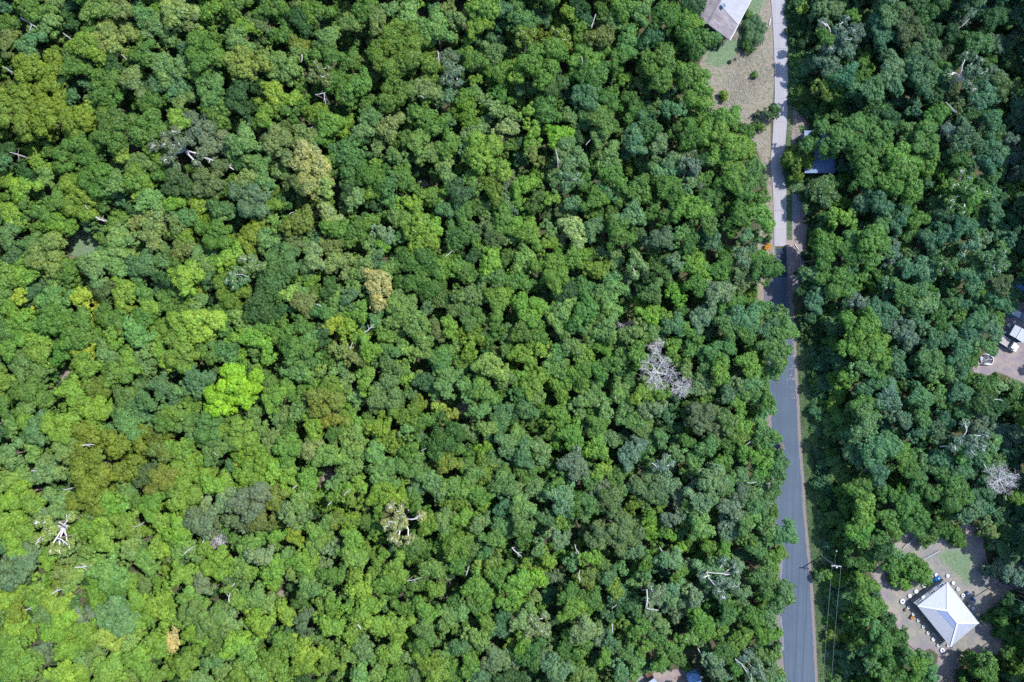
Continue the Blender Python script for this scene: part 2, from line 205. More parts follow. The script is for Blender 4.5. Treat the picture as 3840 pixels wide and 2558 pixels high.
(0,1918,1.4,"""60 60 80 L;300 100 110 Kg;360 180 60 K;200 180 35 KS;370 50 60 S;250 20 50 SP;100 290 110 SB;150 230 60 S;80 170 70 L;140 110 50 LG;270 230 60 LG;470 70 80 LG;550 40 60 L;660 50 70 L;850 40 60 L;570 150 70 L;480 190 50 PL;700 180 60 PL;830 190 70 L;760 250 60 PL;390 340 70 KL;560 310 80 PL;340 330 50 KY;520 410 70 LG;600 390 50 G;200 390 60 LG;50 450 60 LW;90 520 50 Y;190 450 60 LG;320 470 70 LW;330 560 70 L;430 550 40 S;240 530 60 P;630 540 100 BP;590 600 60 PG;720 460 60 L;830 480 80 L;700 580 50 L;560 660 60 WP;680 680 70 PW;280 600 70 L;450 620 70 L;80 600 60 L;40 680 60 LG;120 760 100 L;350 720 60 L;210 720 40 S;410 760 40 P;500 770 60 P;600 790 80 LP;740 780 80 L;830 700 60 L;60 850 60 L;170 850 50 PK;330 840 70 L;440 860 60 LG;820 850 70 LG;700 870 60 LP;560 870 60 L;870 590 40 L;905 676 50 C"""),
(640,1918,1.4,"""180 40 80 SO;60 80 80 L;60 170 70 PL;360 40 60 SO;470 40 60 OY;420 70 50 SO;640 30 60 PS;650 110 55 YW;760 90 50 LP;560 130 40 L;770 160 60 PL;840 50 50 PL;870 40 40 YO;420 180 70 PL;480 230 60 SP;240 250 90 LY;380 280 70 PL;540 300 60 L;130 230 40 P;60 330 60 L;170 370 60 SO;600 250 50 P;690 270 60 LG;640 320 50 P;720 220 50 L;840 200 40 SP;740 320 60 LG;740 400 70 PG;860 330 60 G;840 450 50 GL;450 430 70 PG;300 410 30 Lg;120 450 70 PL;350 450 50 LG;500 480 60 P;200 540 110 PGB;320 570 60 P;490 570 70 LY;620 540 60 LY;700 600 50 SO;840 590 60 LG;800 480 40 LP;60 560 60 LP;130 640 60 L;330 690 70 L;250 690 60 GP;400 720 70 LP;620 700 80 LG;520 790 60 LG;580 830 60 GL;730 730 80 LY;700 800 70 LY;840 700 50 GP;840 790 60 LG;80 800 70 LY;200 790 50 P;80 740 25 BD;280 810 60 P;380 850 70 L;460 860 60 PL;150 870 60 P;740 650 40 P"""),
(1280,1918,1.4,"""315 50 105 KCg;40 40 60 LY;140 50 60 G;60 150 60 LP;180 110 40 LG;60 230 60 LP;470 60 70 LG;540 50 70 PG;630 30 50 LG;710 20 40 L;390 160 70 GP;590 180 70 GL;620 250 60 GL;550 110 60 G;730 60 50 PO;800 130 60 GP;860 60 60 P;800 280 55 PW;830 330 60 LG;700 390 70 LG;480 300 60 GP;290 300 70 LG;180 320 60 GL;240 380 60 GL;80 340 60 LP;110 400 60 L;380 390 50 G;490 400 45 LG;160 480 60 LG;110 540 60 L;200 590 70 LG;300 600 70 LY;450 520 60 GL;550 560 55 PG;620 530 50 PG;740 500 60 GL;680 470 50 PG;870 400 40 GL;860 470 40 GL;70 640 60 L;120 700 60 P;270 720 70 LG;160 760 50 PL;40 740 50 LP;340 760 50 BP;440 620 60 PG;430 700 60 G;540 740 45 PL;640 690 60 PB;700 650 60 PG;800 750 70 PS;860 780 50 PS;460 790 70 YG;390 850 60 PO;570 820 70 G;670 800 60 GL;190 840 60 PL;290 850 60 GL;100 850 60 P;760 600 50 GL;820 620 50 B;850 560 50 BD;500 860 60 YP;720 860 60 B;850 870 50 D;340 500 60 G"""),
(1920,1918,1.4,"""530 90 120 OK;640 180 70 PS;230 130 50 SP;60 60 60 GP;150 30 50 BP;250 30 50 GL;380 10 40 P;140 180 40 PB;60 130 50 G;720 90 50 LV;790 80 40 G;850 30 50 S;740 50 40 L;830 130 25 L;840 240 60 PS;700 250 45 GL;125 350 60 LV;30 350 50 L;20 430 60 L;190 250 40 LY;210 340 40 OS;40 490 50 LG;320 260 40 BP;400 240 50 LG;480 270 40 GO;510 340 40 BP;540 390 50 LY;400 340 60 YO;410 440 70 G;310 500 70 LG;380 500 60 GL;130 590 80 KSg;40 570 50 PS;100 510 30 P;380 600 70 KS;460 660 35 SP;290 430 50 G;170 780 60 PS;240 810 80 PS;60 680 50 LY;100 740 80 DG;750 430 60 SKg;830 420 70 PS;730 540 60 SK;790 600 40 K;870 470 40 SP;600 600 45 GL;590 480 60 D;640 500 50 PD;550 440 50 B;620 750 60 PL;650 780 50 PL;690 720 40 LG;560 820 50 B;480 770 40 LG;350 740 60 G;360 840 60 PL;330 660 50 G;520 690 60 BD;740 650 50 GP;830 700 60 G;770 800 45 G;850 770 45 GP;280 720 50 GD;20 790 30 SP;30 860 40 D;870 330 40 LG;700 310 40 P;660 620 50 G"""),
(2560,1918,1.4,"""100 80 65 PL;20 40 40 GO;60 20 50 P;240 100 60 SB;230 60 40 S;320 70 50 GP;210 200 40 L;150 200 50 LG;370 20 50 PL;535 100 65 PG;450 110 60 GP;360 150 50 G;390 200 60 PG;130 320 70 PS;250 340 70 PS;200 350 100 Sg;410 340 75 GP;460 290 40 LG;525 440 60 PO;470 430 55 G;310 420 40 PS;50 430 50 SP;20 480 40 KS;220 460 60 GP;20 270 30 PO;180 260 50 P;230 540 60 GP;90 560 60 GL;380 540 60 GL;40 650 50 PL;110 630 50 LG;200 610 40 LG;290 680 60 LG;430 650 55 LG;450 560 40 P;200 730 60 G;180 840 60 SP;150 770 50 SP;370 830 60 SPg;320 770 40 S;430 780 50 GP;460 840 45 PSf;280 810 40 G;800 350 55 LY;730 330 35 GB;870 90 60 GP;840 40 60 PG;850 470 60 BP;880 620 60 PL;870 660 40 YL;850 780 60 B;880 540 40 GL;870 200 40 G"""),
(3200,1900,2.383,"""60 100 120 LG;70 250 100 LG;330 130 120 G;520 100 140 G;650 170 120 GP;760 120 100 G;900 260 80 GD;1020 60 90 PS;1170 130 50 K;1165 215 55 K;1300 60 90 BP;1450 100 100 B;1350 230 110 GB;1400 410 110 BP;1310 510 110 S;1440 520 90 Sg;510 540 140 LG;430 670 80 L;330 530 60 G;370 410 60 P;100 700 100 LG;80 480 110 G;150 880 110 LG;60 980 100 LG;170 1060 90 PG;300 1010 60 DG;240 1240 100 G;140 1360 100 PG;340 1400 100 G;480 1330 60 GP;560 1430 100 LG;640 1350 50 P;680 1480 65 PG;1230 980 70 G;1340 1090 80 G;1420 1180 90 G;1430 890 100 BG;1390 830 50 D;1470 1000 80 G;1060 1420 90 G;1150 1480 100 G;1200 1390 90 GL;1350 1440 70 YG;1480 1300 80 G;980 1530 50 D;1380 1300 50 G;260 400 80 D;200 300 90 G;80 1200 100 G;60 1420 80 D;250 1500 90 G;420 1520 90 G"""),
]
# ------------------------------------------------------------------ the plan of the place (photo pixels)
CON_L = [(2891,-300),(2891,0),(2895,41),(2900,143),(2904,245),(2905,347),(2903,400),(2899,469),(2895,543),(2890,592),(2890,640),(2896,683),(2899,733),(2901,854),(2903,931)]
CON_R = [(2941,-300),(2944,0),(2946,61),(2951,122),(2954,204),(2955,306),(2953,388),(2950,469),(2946,522),(2942,571),(2940,640),(2944,683),(2948,719),(2948,854),(2949,931)]
ASP_L = [(2906,931),(2908,990),(2900,1040),(2868,1086),(2864,1140),(2874,1230),(2879,1359),(2884,1450),(2893,1566),(2900,1700),(2907,1873),(2911,1925),(2919,2061),(2923,2204),(2926,2318),(2934,2418),(2944,2554),(2958,2760)]
ASP_R = [(2949,931),(2953,1040),(2957,1110),(2964,1172),(2974,1280),(2979,1387),(2986,1494),(2991,1601),(2997,1709),(3005,1794),(3011,1916),(3018,1989),(3028,2097),(3038,2204),(3046,2347),(3053,2489),(3057,2557),(3068,2760)]
def interp(line, y):
    ys = [p[1] for p in line]; xs = [p[0] for p in line]
    return np.interp(y, ys, xs)
YARD = [(2600,-60),(2892,-60),(2905,300),(2890,470),(2892,640),(2900,760),(2903,880),(2912,1000),(2870,1060),(2866,1140),(2840,1120),(2835,930),(2860,830),(2878,700),(2860,620),(2838,560),(2800,500),(2790,470),(2745,440),(2700,430),(2665,400),(2650,330),(2610,265),(2640,205),(2690,160),(2600,60)]
LAWN = [(2680,140),(2760,150),(2830,-40),(2880,-40),(2850,40),(2800,130),(2770,190),(2740,240),(2680,250),(2640,230)]
EAST = [(2950,380),(3010,420),(3030,480),(3010,520),(2980,545),(2948,560),(2946,700),(3000,720),(3030,760),(3030,840),(3020,900),(3022,1000),(2995,1080),(2962,1110),(2950,1000),(2950,700)]
GRAVEL = [(2948,700),(2990,690),(3010,740),(3000,800),(2975,850),(2950,840)]
HOUSE = [(x/2.383+3200, y/2.383+1900) for x,y in [(330,330),(450,190),(560,230),(800,250),(1000,150),(1150,210),(1180,430),(1240,600),(1330,690),(1700,660),(1700,770),(1400,770),(1340,830),(1290,930),(1180,960),(1250,1090),(1330,1200),(1360,1280),(1280,1320),(1000,1320),(960,1400),(880,1700),(700,1700),(760,1320),(690,1270),(560,1300),(470,1250),(440,1160),(360,1000),(290,950),(240,760),(150,570),(170,510),(310,540)]]
HGRASS = [(x/2.383+3200, y/2.383+1900) for x,y in [(720,420),(830,330),(960,360),(1080,380),(1110,480),(1080,600),(1130,680),(1000,740),(900,640),(760,520)]]
TRUCK = [(x/3.485+3440, y/3.485+1050) for x,y in [(720,1130),(850,980),(1010,880),(1060,740),(1120,690),(1135,540),(1185,400),(1250,320),(1900,200),(2300,500),(2300,1300),(1700,1500),(1400,1400),(1240,1280),(1120,1230),(1000,1210),(930,1250),(750,1230)]]
DECKG = [(2405,2530),(2450,2500),(2490,2512),(2560,2512),(2630,2506),(2650,2700),(2330,2700),(2375,2558)]
GAP = [(250,880),(290,850),(350,850),(372,900),(372,940),(340,985),(300,985),(262,945)]
SPOTS = [(100,95,26),(252,262,16),(370,480,12),(505,550,16),(690,935,0),(880,880,22),(990,540,14),(1850,480,14),(1590,690,16),(1545,660,8),(2340,1240,22),(2270,1230,18),(1700,1440,20),(1740,1540,34),(1765,1630,20),(1230,1790,26),(1218,1830,22),(1200,1860,14),(1060,2235,22),(985,2450,18),(140,1960,14),(460,1995,18),(600,1990,26),(300,2225,10),(210,2300,14),(2430,1660,26),(3020,1240,10),(1350,2040,18),(1340,2125,14),(1690,2190,22),(1670,2240,16),(1000,1590,12),(235,1400,30),(300,2190,12),(760,1230,14),(1510,1395,16),(2600,1050,16),(2860,800,14),(2855,1060,14),(2870,1390,10),(2880,1560,16)]

def inpoly(X, Y, poly):
    X = np.asarray(X, float); Y = np.asarray(Y, float); ins = np.zeros(X.shape, bool)
    n = len(poly)
    for i in range(n):
        x1, y1 = poly[i]; x2, y2 = poly[(i + 1) % n]
        if y1 == y2: continue
        c = ((y1 > Y) != (y2 > Y)) & (X < (x2 - x1) * (Y - y1) / (y2 - y1) + x1)
        ins ^= c
    return ins
def sdist(X, Y, poly):
    """signed distance in photo pixels, positive inside"""
    X = np.asarray(X, float); Y = np.asarray(Y, float); d = np.full(X.shape, 1e9); n = len(poly)
    for i in range(n):
        x1, y1 = poly[i]; x2, y2 = poly[(i + 1) % n]
        dx, dy = x2 - x1, y2 - y1
        t = np.clip(((X - x1) * dx + (Y - y1) * dy) / (dx * dx + dy * dy + 1e-9), 0, 1)
        d = np.minimum(d, np.hypot(X - x1 - t * dx, Y - y1 - t * dy))
    return np.where(inpoly(X, Y, poly), d, -d)
CONP = CON_L + CON_R[::-1]
ASPP = ASP_L + ASP_R[::-1]
def verge_band(X, Y, a, b):
    """1 between a and b pixels east of the road's east edge"""
    r = np.where(Y < 931, interp(CON_R, Y), interp(ASP_R, Y))
    return np.minimum(X - r - a, b - (X - r))
SHEDP = [(3012,482),(3138,482),(3138,655),(3012,655)]
OPEN = [YARD, SHEDP, EAST, HOUSE, TRUCK, DECKG, GAP, CONP, ASPP]
def clear_of(X, Y, pad):
    """how far (pixels) points keep off the open ground: True where a plant of radius pad fits"""
    ok = np.ones(np.shape(X), bool)
    for p in OPEN: ok &= sdist(X, Y, p) < -pad
    vb = verge_band(X, Y, -10, 62)
    ok &= ~((np.asarray(Y) > 931) & (vb > -pad))
    ok &= ~((np.asarray(Y) <= 931) & (verge_band(X, Y, -10, 14) > -pad))
    for sx, sy, sr in SPOTS: ok &= np.hypot(X - sx, Y - sy) > sr * 0.8 + pad * 0.6
    return ok

def soft(d, w): return np.clip(d / w + 0.5, 0, 1)

def make_ground():
    fx = np.arange(-132, 132.01, 0.6); fy = np.arange(-96, 96.01, 0.6)
    ext = np.array([8, 20, 45, 90, 180, 400, 900, 2000.0])
    xs = np.concatenate([-132 - ext[::-1], fx, 132 + ext]); ys = np.concatenate([-96 - ext[::-1], fy, 96 + ext])
    X, Y = np.meshgrid(xs, ys)
    px = X * M + 1920; py = -Y * M + 1279
    # low mounds in the forest, level where it is open
    op = np.zeros(X.shape)
    for p in OPEN: op = np.maximum(op, soft(sdist(px, py, p) + 25, 50))
    op = np.maximum(op, soft(verge_band(px, py, -30, 90), 40))
    inside = (np.abs(X) < 131) & (np.abs(Y) < 95)
    Z = (0.22 * np.sin(X * 0.31 + 1.3 * np.sin(Y * 0.17)) * np.cos(Y * 0.27 + X * 0.05) - 0.15) * (1 - op) * inside
    dirt = np.maximum.reduce([soft(sdist(px, py, HOUSE) , 14), soft(sdist(px, py, TRUCK), 14), soft(sdist(px, py, DECKG), 14), soft(sdist(px, py, EAST), 16)])
    straw = soft(sdist(px, py, YARD), 16)
    for sx, sy, sr in SPOTS: straw = np.maximum(straw, soft(sr - np.hypot(px - sx, py - sy), 10) * (sr > 0) * 0.9)
    lawn = np.maximum(soft(sdist(px, py, LAWN), 22), soft(sdist(px, py, HGRASS) - 6, 80) * 0.85)
    lawn = np.maximum(lawn, soft(sdist(px, py, GAP), 14)); lawn = np.maximum(lawn, 0.42 * soft(sdist(px, py, HOUSE), 60)); lawn = np.maximum(lawn, .38 * soft(sdist(px, py, YARD), 30))
    south = soft(py - 1180, 120)
    wob = 5 * np.sin(py * 0.043) + 3 * np.sin(py * 0.11)
    lawn = np.maximum(lawn, soft(verge_band(px, py, 16, 50 + 0 * px) + wob, 12) * south)
    lawn = np.maximum(lawn, soft(verge_band(px, py, 0, 24), 10) * (1 - south) * 0.8 * (py < 900))
    grav = np.maximum(soft(sdist(px, py, GRAVEL), 16), 0)
    litter = soft(verge_band(px, py, -6, 17) + 0.5 * wob, 8) * soft(py - 1060, 60)
    l = np.where(py < 931, interp(CON_L, py), interp(ASP_L, py)) - px
    litter = np.maximum(litter, soft(np.minimum(l + 4, 34 - l), 10) * ((py > 1560) & (py < 2600)) * 0.9)
    nx, ny = len(xs), len(ys)
    idx = np.arange(nx * ny).reshape(ny, nx)
    q = np.stack([idx[:-1, :-1], idx[:-1, 1:], idx[1:, 1:], idx[1:, :-1]], -1).reshape(-1, 4)
    me = raw_mesh('ground', np.stack([X, Y, Z], -1).reshape(-1, 3), q)
    for nm, a in (('dirt', dirt), ('straw', straw), ('lawn', lawn), ('grav', grav), ('litter', litter)):
        at = me.attributes.new(nm, 'FLOAT', 'POINT'); at.data.foreach_set('value', a.reshape(-1).astype(np.float32))
    me.polygons.foreach_set('use_smooth', np.ones(len(q), bool))
    m, nt = nmat('ground'); co = coords(nt)
    big = noise(nt, 0.35, 6, 0.6, co); mid = noise(nt, 1.6, 6, 0.7, co); fine = noise(nt, 7.0, 6, 0.75, co, 0.6)
    floor_ = mixc(nt, ramp(nt, mid.outputs[0], [(0.35, (0, 0, 0)), (0.62, (1, 1, 1))]).outputs[0],
                  ramp(nt, fine.outputs[0], [(0.3, (0.05, 0.04, 0.028)), (0.7, (0.13, 0.10, 0.075))]).outputs[0],
                  ramp(nt, fine.outputs[0], [(0.3, (0.018, 0.035, 0.014)), (0.7, (0.05, 0.08, 0.03))]).outputs[0])
    c_dirt = mixc(nt, ramp(nt, big.outputs[0], [(0.42, (0, 0, 0)), (0.6, (1, 1, 1))]).outputs[0],
                  ramp(nt, fine.outputs[0], [(0.25, (0.107, 0.091, 0.113)), (0.75, (0.205, 0.182, 0.206))]).outputs[0],
                  ramp(nt, fine.outputs[0], [(0.25, (0.154, 0.127, 0.123)), (0.75, (0.287, 0.243, 0.216))]).outputs[0])
    c_dirt = mixc(nt, ramp(nt, mid.outputs[0], [(0.60, (0, 0, 0)), (0.70, (1, 1, 1))]).outputs[0], c_dirt,
                  ramp(nt, fine.outputs[0], [(0.3, (0.052, 0.076, 0.039)), (0.7, (0.113, 0.142, 0.078))]).outputs[0])
    c_straw = mixc(nt, ramp(nt, mid.outputs[0], [(0.45, (0, 0, 0)), (0.6, (1, 1, 1))]).outputs[0],
                   ramp(nt, fine.outputs[0], [(0.3, (0.107, 0.083, 0.081)), (0.7, (0.291, 0.243, 0.228))]).outputs[0],
                   ramp(nt, fine.outputs[0], [(0.3, (0.070, 0.087, 0.038)), (0.7, (0.177, 0.183, 0.095))]).outputs[0])
    c_lawn = mixc(nt, ramp(nt, mid.outputs[0], [(0.4, (0, 0, 0)), (0.66, (1, 1, 1))]).outputs[0],
                  ramp(nt, fine.outputs[0], [(0.3, (0.046, 0.093, 0.040)), (0.7, (0.111, 0.179, 0.096))]).outputs[0],
                  ramp(nt, fine.outputs[0], [(0.3, (0.092, 0.120, 0.074)), (0.7, (0.184, 0.218, 0.164))]).outputs[0])
    c_grav = ramp(nt, fine.outputs[0], [(0.25, (0.114, 0.124, 0.165)), (0.75, (0.239, 0.239, 0.285))]).outputs[0]
    c_lit = ramp(nt, fine.outputs[0], [(0.25, (0.085, 0.070, 0.066)), (0.75, (0.21, 0.19, 0.185))]).outputs[0]
    out = floor_
    for nm, c in (('straw', c_straw), ('dirt', c_dirt), ('grav', c_grav), ('lawn', c_lawn), ('litter', c_lit)):
        a = N(nt, 'ShaderNodeAttribute', attribute_name=nm)
        ad = N(nt, 'ShaderNodeMath', operation='ADD'); nt.links.new(a.outputs['Fac'], ad.inputs[0])
        sb = N(nt, 'ShaderNodeMath', operation='MULTIPLY_ADD'); nt.links.new(mid.outputs[0], sb.inputs[0]); sb.inputs[1].default_value = 1.5; sb.inputs[2].default_value = -0.75
        nt.links.new(sb.outputs[0], ad.inputs[1])
        k = ramp(nt, ad.outputs[0], [(0.36, (0, 0, 0)), (0.62, (1, 1, 1))]).outputs[0]
        mk = N(nt, 'ShaderNodeMath', operation='MULTIPLY'); nt.links.new(k, mk.inputs[0])
        cl = ramp(nt, a.outputs['Fac'], [(0.02, (0, 0, 0)), (0.25, (1, 1, 1))]).outputs[0]; nt.links.new(cl, mk.inputs[1])
        out = mixc(nt, mk.outputs[0], out, c)
    finish(nt, out, 0.95, 0.08, fine.outputs[0], 0.12)
    g = link('ground', me, m); tag(g, kind='structure'); return g

def raw_mesh(name, verts, faces):
    """a big mesh from arrays; faces (n, k)"""
    me = bpy.data.meshes.new(name); verts = np.asarray(verts, np.float32); faces = np.asarray(faces, np.int32)
    n, k = faces.shape
    me.vertices.add(len(verts)); me.vertices.foreach_set('co', verts.reshape(-1))
    me.loops.add(n * k); me.loops.foreach_set('vertex_index', faces.reshape(-1))
    me.polygons.add(n); me.polygons.foreach_set('loop_start', np.arange(0, n * k, k, dtype=np.int32))
    me.update(calc_edges=True); return me

def strip(name, L, R, z, mat, kind='structure', step=20, jit=0.0, thick=0.0):
    ys = np.arange(L[0][1], L[-1][1] + 0.1, step)
    l = interp(L, ys); r = interp(R, ys)
    if jit:
        l = l + rng.normal(0, jit, len(ys)); r = r + rng.normal(0, jit, len(ys))
    vs, fs = [], []; K = 5
    for y, a, b in zip(ys, l, r):
        for t in np.linspace(0, 1, K): vs.append(P(a + (b - a) * t, y)[:2] + (z,))
    for i in range(len(ys) - 1):
        for k in range(K - 1):
            o = i * K + k; fs.append((o, o + K, o + K + 1, o + 1))
    if thick:
        n = len(vs); edge = [i * K for i in range(len(ys))] + [i * K + K - 1 for i in range(len(ys) - 1, -1, -1)]
        vs += [(vs[e][0], vs[e][1], z - thick) for e in edge]; m = len(edge)
        for i in range(m): fs.append((edge[i], edge[(i + 1) % m], n + (i + 1) % m, n + i))
    me = bpy.data.meshes.new(name); me.from_pydata(vs, [], fs)
    o = link(name, me, mat); tag(o, kind=kind); return o

def make_roads():
    # concrete drive: broomed slabs, tyre-darkened wheel tracks, sawn joints
    m, nt = nmat('concrete'); co = coords(nt)
    mp = N(nt, 'ShaderNodeMapping'); mp.inputs['Scale'].default_value = (3.2, 0.06, 1); nt.links.new(co, mp.inputs[0])
    st = noise(nt, 1.0, 5, 0.6, mp.outputs[0]); bl = noise(nt, 0.25, 5, 0.6, co); fi = noise(nt, 9, 5, 0.7, co)
    c = ramp(nt, st.outputs[0], [(0.3, (0.175, 0.171, 0.199)), (0.7, (0.279, 0.269, 0.287))]).outputs[0]
    c = mixc(nt, ramp(nt, bl.outputs[0], [(0.4, (0, 0, 0)), (0.7, (0.471, 0.471, 0.484))]).outputs[0], c, (0.171, 0.175, 0.220))
    c = mixc(nt, 0.25, c, ramp(nt, fi.outputs[0], [(0.3, (0.128, 0.128, 0.149)), (0.7, (0.359, 0.351, 0.369))]).outputs[0])
    finish(nt, c, 0.85, 0.2, fi.outputs[0], 0.01)
    strip('concrete_road', CON_L, CON_R, 0.10, m, step=12, thick=0.14)
    jm = plain('joint', (0.059, 0.059, 0.075), 0.9)
    mb = MB()
    for y in (90, 186, 278, 369, 457, 545, 633, 715, 790, 860):
        a, b = interp(CON_L, y), interp(CON_R, y)
        p, q = P(a + 1, y), P(b - 1, y - (4 if y < 250 else 0))
        mb.beam((p[0], p[1], 0.1015), (q[0], q[1], 0.1015), 0.06 if y in (186,) else 0.035, 0.006)
    tag(mb.build('road_joints', jm), kind='structure')
    # asphalt
    m, nt = nmat('asphalt'); co = coords(nt)
    mp = N(nt, 'ShaderNodeMapping'); mp.inputs['Scale'].default_value = (1.6, 0.03, 1); mp.inputs['Rotation'].default_value = (0, 0, 0.055); nt.links.new(co, mp.inputs[0])
    st = noise(nt, 1.0, 5, 0.6, mp.outputs[0]); bl = noise(nt, 0.16, 5, 0.6, co); fi = noise(nt, 14, 5, 0.8, co)
    c = ramp(nt, st.outputs[0], [(0.3, (0.041, 0.058, 0.089)), (0.72, (0.073, 0.099, 0.135))]).outputs[0]
    c = mixc(nt, ramp(nt, bl.outputs[0], [(0.42, (0, 0, 0)), (0.66, (0.500, 0.590, 0.540))]).outputs[0], c, (0.038, 0.055, 0.089))
    c = mixc(nt, 0.3, c, ramp(nt, fi.outputs[0], [(0.3, (0.026, 0.034, 0.054)), (0.7, (0.117, 0.147, 0.180))]).outputs[0])
    finish(nt, c, 0.9, 0.15, fi.outputs[0], 0.012)
    strip('asphalt_road', ASP_L, ASP_R, 0.03, m, step=8, jit=1.0, thick=0.06)
    # darker patch where the asphalt meets the concrete, and pale washed-out shoulders
    dm = blend_ground('dark_patch', [((0.013, 0.023, 0.043), (0.029, 0.045, 0.072), 1, 1, 5)], 0.8)
    strip('road_patch', [(2911,932),(2912,990),(2917,1045)], [(2948,932),(2950,990),(2951,1045)], 0.036, dm, step=6, jit=0.8)
    sm = blend_ground('washed_shoulder', [((0.086, 0.090, 0.112), (0.180, 0.180, 0.202), 1, 1, 9)], 0.95)
    strip('road_shoulder', [(2919,2062),(2920,2100),(2923,2150),(2926,2200)], [(2921,2062),(2937,2095),(2935,2130),(2927,2200)], 0.037, sm, step=5, jit=0.6)
    strip('road_shoulder', [(2924,2310),(2927,2360),(2936,2440)], [(2930,2310),(2936,2360),(2941,2440)], 0.037, sm, step=5, jit=0.6)
    strip('road_shoulder', [(2868,1086),(2866,1140),(2872,1200)], [(2898,1086),(2894,1140),(2880,1200)], 0.036, blend_ground('dusty_shoulder', [((0.065, 0.061, 0.086), (0.122, 0.115, 0.137), 1, 1, 6)]), step=5, jit=1.5)
# ------------------------------------------------------------------ foliage
PAL = {'G': (100,142,56), 'D': (66,106,50), 'L': (130,172,62), 'Y': (128,152,46), 'K': (136,162,90), 'S': (124,147,110), 'B': (98,142,88),
       'P': (122,161,88), 'O': (108,128,70), 'C': (214,208,138), 'W': (168,192,66), 'V': (146,202,46)}
LEAF_F = 0.62
PALL = {k: lin(*v, LEAF_F) for k, v in PAL.items()}

def leaf_material(name, mode):
    m, nt = nmat(name)
    if mode == 'object': tint = N(nt, 'ShaderNodeObjectInfo').outputs['Color']
    else: tint = N(nt, 'ShaderNodeAttribute', attribute_name='tint').outputs['Color']
    v = N(nt, 'ShaderNodeAttribute', attribute_name='v').outputs['Fac']
    w = N(nt, 'ShaderNodeAttribute', attribute_name='w').outputs['Fac']
    gp = N(nt, 'ShaderNodeNewGeometry').outputs['Position']; pn = noise(nt, 0.42, 4, 0.6, gp)   # age and species of the leaf drift across a crown
    tint = mixc(nt, ramp(nt, pn.outputs[0], [(0.30, (0, 0, 0)), (0.50, (0.0, 0.0, 0.0)), (0.72, (0.75, 0.75, 0.75))]).outputs[0], tint, mixc(nt, 1.0, tint, (1.30, 1.14, 0.90), 'MULTIPLY'))
    tint = mixc(nt, ramp(nt, pn.outputs[0], [(0.28, (0.8, 0.8, 0.8)), (0.48, (0, 0, 0))]).outputs[0], tint, mixc(nt, 1.0, tint, (0.72, 0.88, 1.05), 'MULTIPLY'))
    yel = mixc(nt, 1.0, tint, (1.28, 1.14, 0.8), 'MULTIPLY')
    c = mixc(nt, w, tint, yel)
    vm = N(nt, 'ShaderNodeCombineColor')
    for i in range(3): nt.links.new(v, vm.inputs[i])
    c = mixc(nt, 1.0, c, vm.outputs[0], 'MULTIPLY')
    d = N(nt, 'ShaderNodeBsdfDiffuse'); t = N(nt, 'ShaderNodeBsdfTranslucent'); g = N(nt, 'ShaderNodeBsdfGlossy')
    g.inputs['Roughness'].default_value = 0.6; g.inputs['Color'].default_value = (0.8, 0.85, 0.9, 1)
    tc = mixc(nt, 1.0, c, (1.02, 1.18, 0.55), 'MULTIPLY')
    nt.links.new(c, d.inputs[0]); nt.links.new(tc, t.inputs[0])
    a = N(nt, 'ShaderNodeMixShader', Fac=0.38); nt.links.new(d.outputs[0], a.inputs[1]); nt.links.new(t.outputs[0], a.inputs[2])
    b = N(nt, 'ShaderNodeMixShader', Fac=0.02); nt.links.new(a.outputs[0], b.inputs[1]); nt.links.new(g.outputs[0], b.inputs[2])
    o = N(nt, 'ShaderNodeOutputMaterial'); nt.links.new(b.outputs[0], o.inputs[0]); return m

def unit(a): return a / (np.linalg.norm(a, axis=-1, keepdims=True) + 1e-9)

def leaf_tris(C, Nn, S, elong=1.0, r=None):
    """one small triangle per leaf spray"""
    r = r or rng
    n = len(C); ref = unit(r.normal(size=(n, 3)))
    t = unit(np.cross(Nn, ref)); b = np.cross(Nn, t)
    S = S[:, None]
    V = np.empty((n, 3, 3))
    V[:, 0] = C + t * S * 0.72 * elong
    V[:, 1] = C - t * S * 0.42 * elong + b * S * 0.55 / math.sqrt(elong)
    V[:, 2] = C - t * S * 0.42 * elong - b * S * 0.55 / math.sqrt(elong)
    return V

